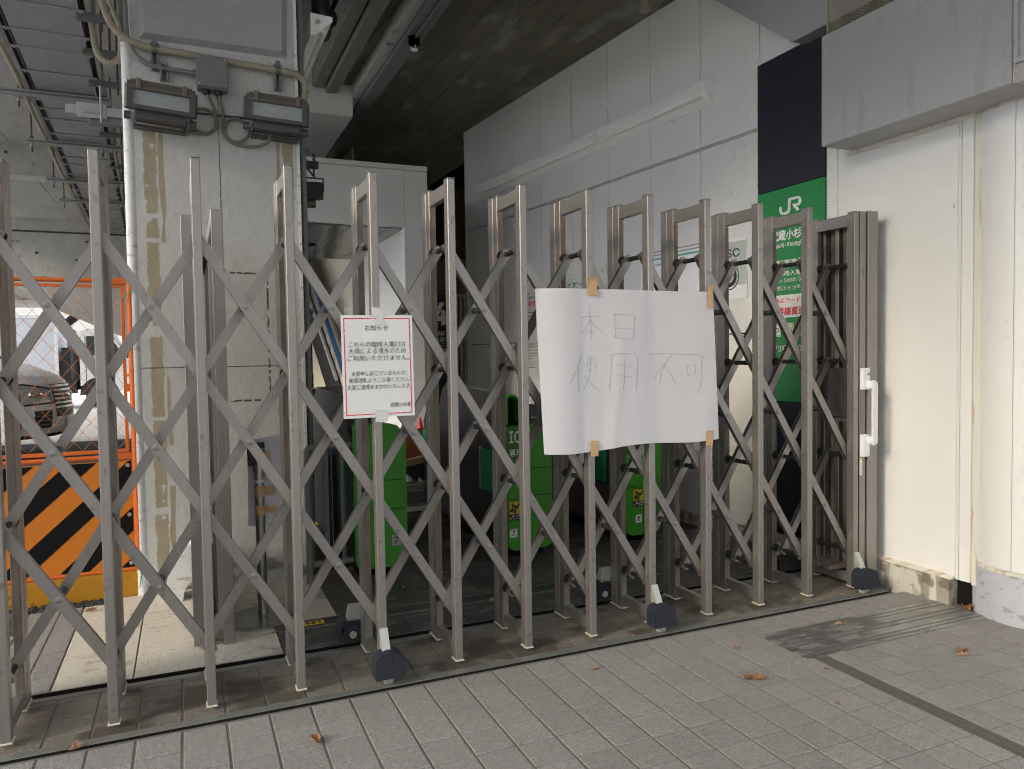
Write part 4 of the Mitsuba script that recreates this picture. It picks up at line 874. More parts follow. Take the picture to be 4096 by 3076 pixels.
part(k, 'clamp_rod', cyl((-0.43, 2.26, 2.80), (-0.43, 2.26, 3.02), 0.006, 8), 'galv')

# ================================================================== FOLDING GATE
fg = thing('folding_gate', 'tall bronze aluminium accordion gate with crossed braces, closed across the entrance', 'gate')
D0, DP, PW, HT = -0.6256, 0.3317, 0.0332, 2.081
ZP = [1.800, 1.273, 0.746, 0.219]
def ply_(m, mt, smooth=False): return mikit.ply(m, M[mt], smooth=smooth)
post_m = ply_(box(0, PW, 0, 0.0496, 0.022, HT, 0.0025), 'alu')
postcap_m = ply_(box(-0.0012, PW + 0.0012, -0.0012, 0.0508, HT, HT + 0.004, 0.001), 'alu')
rear_m = ply_(cat(box(0.001, PW - 0.001, 0.266, 0.3185, 0.022, HT, 0.002), box(0, PW, 0.320, 0.3759, 0.022, HT, 0.002)), 'alu')
rearcap_m = ply_(box(-0.001, PW + 0.001, 0.265, 0.377, HT, HT + 0.003), 'alu')
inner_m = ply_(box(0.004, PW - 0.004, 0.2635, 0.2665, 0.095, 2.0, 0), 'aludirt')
top_m = ply_(box(0.003, PW - 0.003, 0.0486, 0.2665, 2.009, 2.070, 0.002), 'alu')
bot_m = ply_(box(0.003, PW - 0.003, 0.0486, 0.2665, 0.038, 0.090, 0.002), 'alu')
foot_m = ply_(box(-0.0035, PW + 0.0035, -0.004, 0.053, 0.016, 0.021, 0.001), 'cream')
rfoot_m = ply_(box(-0.003, PW + 0.003, 0.263, 0.379, 0.016, 0.021, 0.001), 'cream')
a0, a1 = np.array([0, 0, ZP[0]]), np.array([DP, 0, ZP[1]])
e = (a1 - a0) / np.linalg.norm(a1 - a0)
def channel(p0, p1, yy):
    d = p1 - p0; L = np.linalg.norm(d); d = d / L; n_ = np.array([d[2], 0, -d[0]]) if d[2] > 0 else np.array([-d[2], 0, d[0]])   # n_ points right
    s_ = cat(box(0, L, -0.0190, 0.0190, -0.0125, -0.0100), box(0, L, -0.0190, 0.0190, 0.0100, 0.0125), box(0, L, 0.0165, 0.0190, -0.0099, 0.0099))
    return frame(s_, p0 + np.array([0, yy, 0]), d, n_, np.cross(d, n_))
fb_m = [ply_(channel(a0 - e * 0.020, a1 + e * 0.020, yy), 'alu') for yy in (0.0660, 0.0685)]
r0, r1 = np.array([0, 0, ZP[1]]), np.array([DP, 0, ZP[0]]); e2 = (r1 - r0) / np.linalg.norm(r1 - r0)
rb_m = [ply_(channel(r0 - e2 * 0.020, r1 + e2 * 0.020, yy), 'alu') for yy in (0.2010, 0.2035)]
rod_m = ply_(cyl((0, 0.049, 0), (0, 0.267, 0), 0.0115, 16), 'rubber', 40)
ring_m = ply_(lathe([(0.0115, -0.006), (0.022, -0.006), (0.022, 0.006), (0.0115, 0.006), (0.0115, -0.006)], 20).apply_transform(trimesh.transformations.rotation_matrix(math.pi / 2, (1, 0, 0))).apply_translation((0, 0.256, 0)), 'rubber', 40)
mid_m = ply_(cyl((0, 0.078, 0), (0, 0.192, 0), 0.0135, 16), 'charcoal', 40)
riv_m = ply_(lathe([(0, 0.0), (0.0135, 0.0), (0.0135, 0.0018), (0.0085, 0.0026), (0.0075, 0.0052), (0.0035, 0.0060), (0.003, 0.0045), (0, 0.0045)], 24).apply_transform(trimesh.transformations.rotation_matrix(math.pi / 2, (1, 0, 0))).apply_translation((0, 0.0545, 0)), 'alu', 40)
for i in range(-1, 13):
    x = D0 + i * DP
    for nm, m in (('post', post_m), ('post_cap', postcap_m), ('rear_post', rear_m), ('rear_post_cap', rearcap_m), ('rear_post_face', inner_m), ('top_bar', top_m), ('bottom_bar', bot_m), ('foot_plate', foot_m), ('rear_foot_plate', rfoot_m)):
        part(fg, nm, at(m, x, 0, 0), '')
    xm = x + PW / 2
    for q, z in enumerate(ZP):
        part(fg, 'rod', at(rod_m, xm, 0, z), ''); part(fg, 'bush', at(ring_m, xm, 0, z), '')
    if i < 12:
        for q in range(3):
            part(fg, 'front_brace', at(fb_m[(i + q) % 2], xm, 0, ZP[q] - ZP[0]), '')
            part(fg, 'rear_brace', at(rb_m[(i + q) % 2], xm, 0, ZP[q] - ZP[0]), '')
            zc = (ZP[q] + ZP[q + 1]) / 2
            part(fg, 'pivot', at(mid_m, xm + DP / 2, 0, zc), ''); part(fg, 'rivet', at(riv_m, xm + DP / 2, 0, zc), '')
# casters: front and rear
def caster(parent, x, side):
    ys = -1 if side == 'front' else 1
    yb = -0.006 if side == 'front' else 0.382
    y1, y2 = yb, yb + ys * 0.086
    xm = x + PW / 2
    prof = Polygon([(-0.060, 0.034), (0.060, 0.034), (0.060, 0.100)] + [(0.060 * math.cos(a), 0.100 + 0.040 * math.sin(a)) for a in np.linspace(0.1, math.pi - 0.1, 12)] + [(-0.060, 0.100)])
    if side == 'front':
        part(parent, 'caster', move(xz(prof, y2, y1 - 0.012), xm + 0.006), 'caster')
        part(parent, 'caster_cap', move(xz(affinity.scale(prof, 0.93, 0.93), y2 - 0.007, y2), xm + 0.006), 'caster')
        part(parent, 'caster_hole', cyl((xm + 0.012, y2 - 0.0078, 0.118), (xm + 0.012, y2 - 0.006, 0.118), 0.0045, 10), 'blackmatt')
        part(parent, 'caster_bracket', hull([(xm - 0.0168, y1 + 0.004, 0.215), (xm + 0.0168, y1 + 0.004, 0.215), (xm - 0.0168, y1 - 0.002, 0.215), (xm + 0.0168, y1 - 0.002, 0.215), (xm - 0.0168, y1, 0.10), (xm + 0.0168, y1, 0.10), (xm - 0.0168, y1 - 0.05, 0.128), (xm + 0.0168, y1 - 0.05, 0.128)]), 'zinc')
        part(parent, 'caster_wheel', cyl((xm - 0.010, y2 + 0.045, 0.020), (xm + 0.022, y2 + 0.045, 0.020), 0.022, 18), 'zinc')
    else:
        part(parent, 'caster', move(xz(prof.difference(sbox(-0.05, 0.0, 0.05, 0.10)), y1, y2), xm - 0.050), 'caster')
        part(parent, 'caster_bracket', hull([(xm - 0.065, y1, 0.21), (xm + 0.005, y1, 0.21), (xm - 0.075, y1, 0.13), (xm + 0.005, y1, 0.13), (xm - 0.065, y1 + 0.03, 0.2), (xm, y1 + 0.03, 0.2), (xm - 0.075, y1 + 0.05, 0.13), (xm, y1 + 0.05, 0.13)]), 'zinc')
        for r, a, m in ((0.046, 0.0, 'rubber'), (0.036, 0.006, 'charcoal'), (0.028, 0.010, 'rubber'), (0.017, 0.014, 'zinc')):
            part(parent, 'caster_wheel', cyl((xm - 0.050, y1 + 0.006 - a, 0.066), (xm - 0.050, y2 - 0.02 + a * 0.2, 0.066), r, 24), m, smooth=40)
for i in (4, 8, 12): caster(fg, D0 + i * DP, 'front')
for i in (4, 8, 12): caster(fg, D0 + i * DP - (0.19 if i == 12 else 0), 'rear')
# end stile and keeper at the wall
XE = D0 + 12 * DP
part(fg, 'end_stile', box(3.400, 3.444, 0.004, 0.045, 0.02, 2.088, 0.002), 'alu'); part(fg, 'end_stile', box(3.4525, 3.526, -0.004, 0.060, 0.02, 2.092, 0.002), 'alu')
part(fg, 'end_gap', box(3.39, 3.46, 0.030, 0.06, 0.02, 2.06), 'blackmatt')
for q, (y0, x0) in enumerate(((0.075, 3.405), (0.115, 3.415), (0.155, 3.405), (0.205, 3.42), (0.255, 3.405), (0.305, 3.415), (0.345, 3.405))):
    part(fg, 'end_channel', box(x0, 3.50, y0, y0 + (0.020 if q % 2 else 0.030), 0.02, 2.062, 0.002), 'aludirt' if q % 2 else 'alu')
part(fg, 'end_channel', box(3.50, 3.526, 0.06, 0.378, 0.02, 2.062, 0.002), 'aludirt')
part(fg, 'end_top', box(3.39, 3.526, 0.061, 0.378, 2.063, 2.080, 0.002), 'alu')
for y0 in (0.09, 0.17, 0.25): part(fg, 'end_sill', box(3.27, 3.50, y0, y0 + 0.05, 0.10, 0.125, 0.003), 'aludirt')
part(fg, 'lock_box', box(3.392, 3.452, 0.062, 0.262, 0.952, 1.232, 0.003), 'bronze')
part(fg, 'lock_tab', cat(box(3.40, 3.408, 0.10, 0.15, 0.925, 0.952), box(3.425, 3.433, 0.10, 0.15, 0.925, 0.952)), 'galvdark')
hd = lambda *a: box(*a, 0.004)
part(fg, 'handle_plate', hd(3.398, 3.452, -0.022, 0.003, 1.112, 1.232), 'vinyl'); part(fg, 'handle_plate', hd(3.398, 3.452, -0.022, 0.003, 0.742, 0.866), 'vinyl')
part(fg, 'handle_grip', hull([(3.437, -0.062, 1.165), (3.470, -0.056, 1.148), (3.437, -0.062, 0.808), (3.470, -0.056, 0.820), (3.440, -0.040, 1.165), (3.470, -0.040, 1.150), (3.440, -0.040, 0.808), (3.470, -0.040, 0.820)]), 'vinyl', label='grey plastic pull handle')
part(fg, 'handle_arm', hd(3.428, 3.464, -0.050, -0.015, 1.118, 1.160), 'vinyl'); part(fg, 'handle_arm', hd(3.428, 3.464, -0.050, -0.015, 0.815, 0.855), 'vinyl')
part(fg, 'lock_cylinder', cat(cyl((3.437, -0.026, 1.198), (3.437, -0.02, 1.198), 0.008, 14)), 'galv')
part(fg, 'lock_slot', box(3.4362, 3.4378, -0.0265, -0.0255, 1.194, 1.202), 'black')
part(fg, 'label', box(3.402, 3.416, -0.0005, 0.0035, 0.640, 0.735), 'printwhite'); part(fg, 'label', box(3.402, 3.416, -0.0009, 0.0033, 0.722, 0.734), 'yellow')
stick(fg, 'lettering', union_all([sbox(3.404, 0.648 + 0.006 * i, 3.404 + rng.uniform(0.006, 0.010), 0.651 + 0.006 * i) for i in range(11)]), 'postergray', (0, -0.0005, 0), (1, 0, 0), (0, 0, 1), 0.0004, 0.0003)
# meeting stile hardware at the left end
part(fg, 'drop_bolt', cyl((D0 - 0.004, 0.14, 0.12), (D0 - 0.004, 0.14, 1.95), 0.007, 12), 'galv', smooth=40)
for z in (0.36, 1.60):
    part(fg, 'bolt_bracket', box(D0 - 0.012, D0 + PW + 0.004, 0.10, 0.135, z, z + 0.075, 0.004), 'aludirt')
    for dz in (0.018, 0.055): part(fg, 'bracket_screw', lathe([(0, 0), (0.009, 0), (0.006, 0.005), (0, 0.006)], 16).apply_transform(trimesh.transformations.rotation_matrix(math.pi / 2, (1, 0, 0))).apply_translation((D0 + 0.014, 0.0995, z + dz)), 'galv', smooth=40)

# ------------------------------------------------------------------ notices taped to the gate
ns = thing('notice_sheet', 'laminated white notice with red border and printed Japanese text taped to the gate', 'notice')
# sheet plane hangs just in front of the posts, its foot a little further out
NO = np.array([0.576, -0.008, 1.088]); NU = np.array([0.9996, 0, 0.0065]); NU /= np.linalg.norm(NU); NV = np.array([-0.004, 0.012, 1.0]); NV -= NU * (NV @ NU); NV /= np.linalg.norm(NV)
part(ns, 'sheet', frame(box(0, 0.2935, 0, 0.4155, -0.0006, 0.0006), NO, NU, NV), 'laminate')
nst = lambda poly, m, n='lettering', l=0.0011: stick(ns, n, poly, m, NO, NU, NV, l, 0.0005)
ol = lambda a: sbox(0.010 - a, 0.012 - a, 0.283 + a, 0.404 + a)
nst(ol(0.0).difference(ol(-0.0036)), 'printred', 'border')
def ctr(t, cx, y0, w, h, b=0): return fit(t, cx - w / 2, y0, cx + w / 2, y0 + h, b)
X0, Z0 = 0.576, 1.088
for t, xa, xb, za, zb in (('お知らせ', 0.673, 0.768, 1.4405, 1.4635), ('こちらの臨時入場口は', 0.604, 0.839, 1.3735, 1.397), ('大雨による浸水のため', 0.603, 0.840, 1.347, 1.3705), ('ご利用いただけません。', 0.598, 0.852, 1.318, 1.3415),
                          ('大変申し訳ございませんが、', 0.611, 0.842, 1.2575, 1.2775), ('新南改札よりご入場ください。', 0.602, 0.853, 1.230, 1.2505), ('大変ご迷惑をおかけいたします。', 0.594, 0.860, 1.2025, 1.2235), ('武蔵小杉駅', 0.767, 0.857, 1.127, 1.1455)):
    nst(fit(t, xa - X0, za - Z0, xb - X0, zb - Z0, 0), 'ink')
def tape_piece(parent, name, x0, x1, z0, z1, y, m, n=9, curl=0.0, rot=0.0):
    v, f = [], []
    for j in range(n):
        q = j / (n - 1); z = z0 + (z1 - z0) * q
        dy = -curl * max(0, q - 0.55) ** 2 * 8 + 0.0006 * math.sin(q * 17)
        for i in range(5):
            p = i / 4; v.append((x0 + (x1 - x0) * p + rot * (q - 0.5) + 0.0012 * math.sin(q * 23 + x0 * 90) * (1 if i in (0, 4) else 0), y + dy - 0.0008 * math.sin(p * math.pi) + 0.0009 * math.sin(p * 9 + q * 13), z + 0.0025 * math.sin(p * 11) * (1 if j in (0, n - 1) else 0)))
    for j in range(n - 1):
        for i in range(4):
            a = j * 5 + i; f += [(a, a + 1, a + 6), (a, a + 6, a + 5)]
    part(parent, name, trimesh.Trimesh(v, f, process=False), m, smooth=True)
tape_piece(ns, 'clear_tape', 0.6985, 0.752, 1.462, 1.536, -0.0045, 'cleartape', rot=-0.004)
tape_piece(ns, 'clear_tape', 0.7045, 0.755, 1.069, 1.118, -0.0115, 'cleartape', rot=0.002)

hs = thing('handwritten_sheet', 'large white paper sheet with thin handwritten Japanese characters taped to the gate', 'paper sheet')
SX0, SX1 = 1.440, 2.425
def sheet_y(x, z):
    y = -0.012 - 0.006 * np.sin((x - 1.70) * 7.6) ** 2 * (x > 1.70)
    lf = np.clip((1.665 - x) / 0.225, 0, 1)
    y = y - 0.014 * np.sin(lf * np.pi) * (0.8 + 0.5 * (1.6 - z)) + 0.030 * lf ** 2.2              # left part bows out, then curls back
    y = y - 0.005 * np.exp(-((x - 1.845 - 0.10 * (z - 1.2)) / 0.035) ** 2) * np.clip((1.52 - z) * 2.5, 0, 1.3) + 0.004 * np.exp(-((x - 2.06 + 0.06 * (z - 1.2)) / 0.045) ** 2)
    y = y - 0.006 * np.exp(-((x - 2.36) / 0.06) ** 2 - ((z - 1.05) / 0.10) ** 2)
    nz = meshn(np.stack([x * 9, z * 6, 0 * x], -1)); return y + 0.0035 * (nz - 0.5)
import meshkit
meshn = lambda p: meshkit.fbm(p, 3, 5)
def sheet_edge(x):
    u = (x - SX0) / (SX1 - SX0)
    return 0.884 + 0.002 * u - 0.0 + 0.018 * u - 0.008 * np.sin(u * 9), 1.629 + 0.001 * np.sin(u * 6)
nx, nz_ = 90, 56
v = []
for i in range(nx):
    for j in range(nz_):
        xq = SX0 + (SX1 - SX0) * i / (nx - 1); lo, hi = sheet_edge(xq); z = lo + (hi - lo) * j / (nz_ - 1)
        xx = xq + (0.030 * (1 - (z - lo) / (hi - lo))) * (1 - i / (nx - 1)) - 0.030 * ((z - lo) / (hi - lo)) * (i / (nx - 1)) ** 2
        v.append((xx, 0, z))
v = np.array(v); v[:, 1] = sheet_y(v[:, 0], v[:, 2])
f = []
for i in range(nx - 1):
    for j in range(nz_ - 1):
        a = i * nz_ + j; f += [(a, a + nz_, a + nz_ + 1), (a, a + nz_ + 1, a + 1)]
part(hs, 'sheet', trimesh.Trimesh(v, f, process=False), 'paper', smooth=True)
STROKES = [[(1.701,1.552),(1.706,1.475),(1.71,1.401)],[(1.651,1.499),(1.695,1.503),(1.754,1.505)],[(1.701,1.489),(1.678,1.45),(1.649,1.425)],[(1.705,1.492),(1.727,1.464),(1.769,1.43)],[(1.681,1.435),(1.731,1.432)],[(1.83,1.518),(1.832,1.461),(1.833,1.411)],[(1.83,1.514),(1.884,1.512),(1.936,1.509),(1.937,1.468),(1.931,1.399)],[(1.83,1.45),(1.932,1.446)],[(1.826,1.406),(1.883,1.403),(1.932,1.398)],[(1.658,1.333),(1.64,1.292),(1.616,1.244),(1.592,1.202)],[(1.639,1.278),(1.635,1.219),(1.638,1.159)],[(1.681,1.316),(1.739,1.312)],[(1.688,1.295),(1.692,1.256)],[(1.688,1.294),(1.729,1.287),(1.731,1.259)],[(1.692,1.256),(1.732,1.257)],[(1.702,1.327),(1.704,1.277),(1.696,1.228),(1.663,1.169)],[(1.671,1.232),(1.707,1.192),(1.761,1.152)],[(1.815,1.321),(1.81,1.253),(1.801,1.166)],[(1.811,1.325),(1.849,1.332),(1.916,1.329),(1.948,1.316),(1.951,1.265),(1.944,1.159)],[(1.835,1.278),(1.928,1.269)],[(1.829,1.231),(1.93,1.222)],[(1.882,1.313),(1.879,1.237),(1.874,1.164)],[(2.014,1.328),(2.079,1.328),(2.155,1.327)],[(2.155,1.324),(2.097,1.269),(2.043,1.204)],[(2.105,1.276),(2.089,1.225),(2.08,1.177)],[(2.105,1.276),(2.14,1.231),(2.171,1.185)],[(2.18,1.325),(2.252,1.324),(2.302,1.318),(2.339,1.306)],[(2.236,1.268),(2.24,1.225)],[(2.236,1.266),(2.279,1.269),(2.281,1.226)],[(2.24,1.225),(2.28,1.221)],[(2.322,1.306),(2.318,1.196),(2.296,1.129)]]
def stroke(pl_):
    p = spline([(x, 0, z) for x, z in pl_], 10) if len(pl_) > 2 else np.array([(pl_[0][0] + (pl_[1][0] - pl_[0][0]) * q, 0, pl_[0][1] + (pl_[1][1] - pl_[0][1]) * q) for q in np.linspace(0, 1, 10)])
    p = np.array(p); p[:, 1] = sheet_y(p[:, 0], p[:, 2]) - 0.0008
    return tube(p, 0.00085, 6)
for s_ in STROKES: part(hs, 'pen_stroke', stroke(s_), 'pencil')
for x0, x1, z0, z1, c in ((1.690, 1.738, 1.600, 1.682, 0.004), (1.695, 1.735, 0.862, 0.934, 0.0), (2.357, 2.388, 1.548, 1.660, 0.003), (2.343, 2.385, 0.872, 0.945, 0.002)):
    tape_piece(hs, 'masking_tape', x0, x1, z0, z1, -0.0225 if z0 > 1.2 else -0.022, 'tape', curl=c, rot=0.003)

# ------------------------------------------------------------------ second gate, folded up beside the pillar
g2 = thing('folded_gate', 'second accordion gate folded up, edge on, in front of the pillar', 'gate')
for j in range(15):
    y0 = 0.686 + j * 0.052
    part(g2, 'post', box(0.126, 0.176, y0, y0 + 0.0385, 0.012 if j else 0.0, 2.022, 0.002), 'alu')
    part(g2, 'post', box(-0.002, 0.042, y0 + 0.002, y0 + 0.0405, 0.012, 1.988, 0.002), 'alu')
    part(g2, 'rib', box(0.108, 0.126, y0 + 0.008, y0 + 0.026, 0.03, 1.86, 0.001), 'alu')
    part(g2, 'top_bar', box(0.042, 0.126, y0 + 0.008, y0 + 0.030, 1.80 - 0.004 * (j % 2), 1.84, 0.002), 'aludirt')
    part(g2, 'bottom_bar', box(0.042, 0.126, y0 + 0.006, y0 + 0.030, 0.03, 0.075, 0.002), 'aludirt')
for z in (1.82, 1.30, 0.77, 0.25): part(g2, 'rod', cyl((0.03, 0.70, z), (0.03, 1.46, z), 0.011, 12), 'charcoal', smooth=40)

# ------------------------------------------------------------------ stanchion, paper on it, water weight
st = thing('belt_stanchion', 'stainless steel belt stanchion on a round base behind the gate', 'stanchion')
SXc, SYc = 0.327, 0.971
part(st, 'base', lathe([(0, 0.002), (0.178, 0.002), (0.180, 0.010), (0.176, 0.016), (0.060, 0.022), (0.030, 0.030), (0, 0.030)], 56).apply_translation((SXc, SYc, 0)), 'steeldull', smooth=35)
part(st, 'base_rim', lathe([(0.1795, 0.001), (0.1825, 0.001), (0.1825, 0.013), (0.1795, 0.013), (0.1795, 0.001)], 56).apply_translation((SXc, SYc, 0)), 'steel', smooth=35)
part(st, 'pole', cyl((SXc, SYc, 0.025), (SXc, SYc, 0.815), 0.0235, 28), 'steel', smooth=40)
part(st, 'collar', cyl((SXc, SYc, 0.722), (SXc, SYc, 0.742), 0.0265, 28), 'steel', smooth=40)
part(st, 'head', cyl((SXc, SYc, 0.760), (SXc, SYc, 0.880), 0.0290, 28), 'steel', smooth=40)
part(st, 'cap', cyl((SXc, SYc, 0.880), (SXc, SYc, 0.908), 0.031, 28), 'black', smooth=40)
part(st, 'belt_cassette', box(SXc - 0.054, SXc - 0.020, SYc - 0.030, SYc + 0.02, 0.795, 0.895, 0.005), 'black')
part(st, 'label', cyl((SXc, SYc, 0.705), (SXc, SYc, 0.720), 0.0242, 28), 'printwhite', smooth=40)
pp = thing('taped_paper', 'curved white paper taped to the belt stanchion', 'paper sheet')
vv, ff = [], []
for i in range(16):
    for j in range(20):
        q, z = i / 15, 0.47 + 0.46 * j / 19
        vv.append((SXc - 0.052 + 0.165 * q + 0.02 * (z - 0.7), SYc + 0.034 + 0.05 * (q - 0.4) ** 2 + 0.02 * (q) , z + 0.018 * (q - 0.5) * (1 if j > 9 else -1.2)))
for i in range(15):
    for j in range(19):
        a = i * 20 + j; ff += [(a, a + 20, a + 21), (a, a + 21, a + 1)]
part(pp, 'sheet', trimesh.Trimesh(vv, ff, process=False), 'paper', smooth=True)
def wrap(z0, z1, a0, a1, r=0.0246):
    t = np.radians(np.linspace(a0, a1, 14)); v = [(SXc + r * math.cos(a), SYc + r * math.sin(a), z) for z in (z0, z1) for a in t]
    return trimesh.Trimesh(v, [q for i in range(13) for q in ((i, i + 1, 15 + i), (i, 15 + i, 14 + i))], process=False)
for z0, z1 in ((0.632, 0.690), (0.540, 0.588)):
    part(pp, 'masking_tape', wrap(z0, z1, 180, 375), 'tape', smooth=True)
    tape_piece(pp, 'masking_tape', SXc + 0.022, SXc + 0.082, z0 + 0.004, z1 - 0.012, SYc + 0.030, 'tape')
tape_piece(pp, 'masking_tape', SXc + 0.024, SXc + 0.060, 0.74, 0.86, SYc + 0.032, 'tape')
jg = thing('water_weight', 'white plastic barrier weight with a filler neck at the pillar foot', 'weight')
out_ = Polygon([(-0.165, 0.055), (-0.150, 0.215), (-0.075, 0.305), (0.10, 0.305), (0.165, 0.22), (0.175, 0.05), (0.165, 0.0), (0.08, 0.0)] + [(0.0 + 0.078 * math.cos(a), 0.02 + 0.095 * math.sin(a)) for a in np.linspace(0.0, math.pi, 14)] + [(-0.082, 0.0), (-0.150, 0.0)]).buffer(-0.012).buffer(0.012, quad_segs=5)
bm = xz(out_, 1.47, 1.62); part(jg, 'body', move(bm, 0.03), 'pvcwhite')
part(jg, 'neck', lathe([(0.020, 0.300), (0.034, 0.300), (0.035, 0.318), (0.032, 0.340), (0.026, 0.342), (0.020, 0.330), (0.020, 0.300)], 26).apply_translation((0.025, 1.545, 0)), 'pvcwhite', smooth=40)

# ------------------------------------------------------------------ orange site fence
fn = thing('site_fence', 'orange tube fence with chain-link mesh and a black and orange striped board', 'fence')
FY = 1.715
FX0 = -2.3
part(fn, 'end_post', cyl((-0.272, FY, 0.145), (-0.272, FY, 1.785), 0.0215, 20), 'orange', smooth=40)
part(fn, 'top_rail', cyl((FX0, FY, 1.780), (-0.290, FY, 1.780), 0.0125, 14), 'orange', smooth=40)
part(fn, 'top_rail_end', box(-0.385, -0.262, FY - 0.014, FY + 0.014, 1.760, 1.796, 0.004), 'orange')
part(fn, 'mesh_frame', box(FX0, -0.305, FY - 0.008, FY + 0.008, 1.742, 1.758, 0.002), 'orange')
part(fn, 'mesh_frame', box(-0.322, -0.305, FY - 0.008, FY + 0.008, 0.835, 1.742, 0.002), 'orange')
part(fn, 'mesh_frame', box(FX0, -0.305, FY - 0.010, FY + 0.010, 0.818, 0.838, 0.002), 'orange')
part(fn, 'mid_rail', cyl((FX0, FY, 0.795), (-0.290, FY, 0.795), 0.0135, 14), 'orange', smooth=40)
part(fn, 'mid_rail_end', box(-0.40, -0.283, FY - 0.013, FY + 0.013, 0.778, 0.815, 0.003), 'orange')
for z in (1.16,): part(fn, 'stub', box(-0.308, -0.285, FY - 0.01, FY + 0.01, z, z + 0.045, 0.003), 'orange')
wr = []
dg = 0.086
for s in (-1, 1):
    c0 = FX0 * s if s == 1 else 0
    for q in np.arange(-3.2, 3.2, dg):
        # line x = q + s * (z - 0.838) clipped to the frame
        g = LineString([(q - 0.0167 * s, 0.818), (q + s * 0.767, 1.758)]).intersection(sbox(max(FX0, -1.05), 0.836, -0.320, 1.744))
        if g.is_empty or g.length < 0.02: continue
        a, b = np.array(g.coords[0]), np.array(g.coords[-1])
        wr.append(tube([(a[0], FY + s * 0.0016, a[1]), ((a[0] + b[0]) / 2, FY + s * 0.0016, (a[1] + b[1]) / 2), (b[0], FY + s * 0.0016, b[1])], 0.00115, 5))
part(fn, 'chain_link', cat(wr), 'orange', stuff=True)
part(fn, 'striped_board', box(FX0, -0.287, FY - 0.006, FY + 0.004, 0.163, 0.772), 'boardorange', label='board with diagonal black and orange stripes')
brd = sbox(FX0 + 0.005, 0.166, -0.298, 0.769)
for n in range(-4, 12):
    a = 0.925 + 0.277 * n; b = a + 0.132
    g = Polygon([(x, t + 0.92 * x) for x, t in ((-2.6, a), (0.0, a), (0.0, b), (-2.6, b))]).intersection(brd)
    if not g.is_empty and g.bounds[2] > -1.1: part(fn, 'stripe', xz(g, FY - 0.0078, FY - 0.0062), 'stripeblack')
for z in (0.745, 0.465, 0.190): part(fn, 'bolt', lathe([(0, 0), (0.012, 0), (0.010, 0.006), (0, 0.008)], 14).apply_transform(trimesh.transformations.rotation_matrix(math.pi / 2, (1, 0, 0))).apply_translation((-0.315, FY - 0.007, z)), 'galv', smooth=40)
part(fn, 'bottom_rail', cyl((FX0, FY - 0.002, 0.152), (-0.283, FY - 0.002, 0.152), 0.0115, 14), 'orange', smooth=40)
part(fn, 'kick_board', box(FX0, -0.246, FY - 0.012, FY + 0.016, -0.002, 0.142, 0.003), 'ochre', label='ochre kick board under the striped board')
part(fn, 'tie', tube(spline([(-0.318, FY - 0.022, 1.672), (-0.30, FY - 0.026, 1.695), (-0.27, FY - 0.026, 1.722), (-0.249, FY - 0.018, 1.738)], 6), 0.0028, 6), 'string')
part(fn, 'tie', tube(spline([(-0.264, FY - 0.02, 0.155), (-0.268, FY - 0.026, 0.10), (-0.276, FY - 0.03, 0.05)], 6), 0.0028, 6), 'string')

# ------------------------------------------------------------------ pipe barrier inside
pb = thing('pipe_barrier', 'grey bent-pipe barrier with upright bars left of the ticket gates', 'barrier')
bx = spline([(0.640, 1.49, 0.0), (0.640, 1.49, 0.40), (0.640, 1.49, 0.76), (0.655, 1.49, 0.795), (0.70, 1.49, 0.806), (0.80, 1.49, 0.808), (0.895, 1.49, 0.805), (0.932, 1.49, 0.785), (0.940, 1.49, 0.74), (0.940, 1.49, 0.40), (0.938, 1.49, 0.18), (0.925, 1.49, 0.125), (0.88, 1.49, 0.110), (0.66, 1.49, 0.108)], 6)
part(pb, 'frame', tube(bx, 0.0205, 14), 'pipegray', smooth=50)
for x in (0.742, 0.842): part(pb, 'bar', cyl((x, 1.49, 0.115), (x, 1.49, 0.80), 0.0125, 14), 'pipegray', smooth=40)
k = thing('acrylic_panel', 'dark blue reflective panel standing behind the pipe barrier', 'panel')
part(k, 'sheet', box(0.775, 0.84, 1.62, 1.625, 0.03, 0.81), 'glassdark'); part(k, 'band', box(0.70, 0.86, 1.618, 1.6195, 0.74, 0.80), 'bluepanel')
for x in (0.776, 0.800): part(k, 'edge', box(x, x + 0.003, 1.612, 1.618, 0.03, 0.80), 'galv')

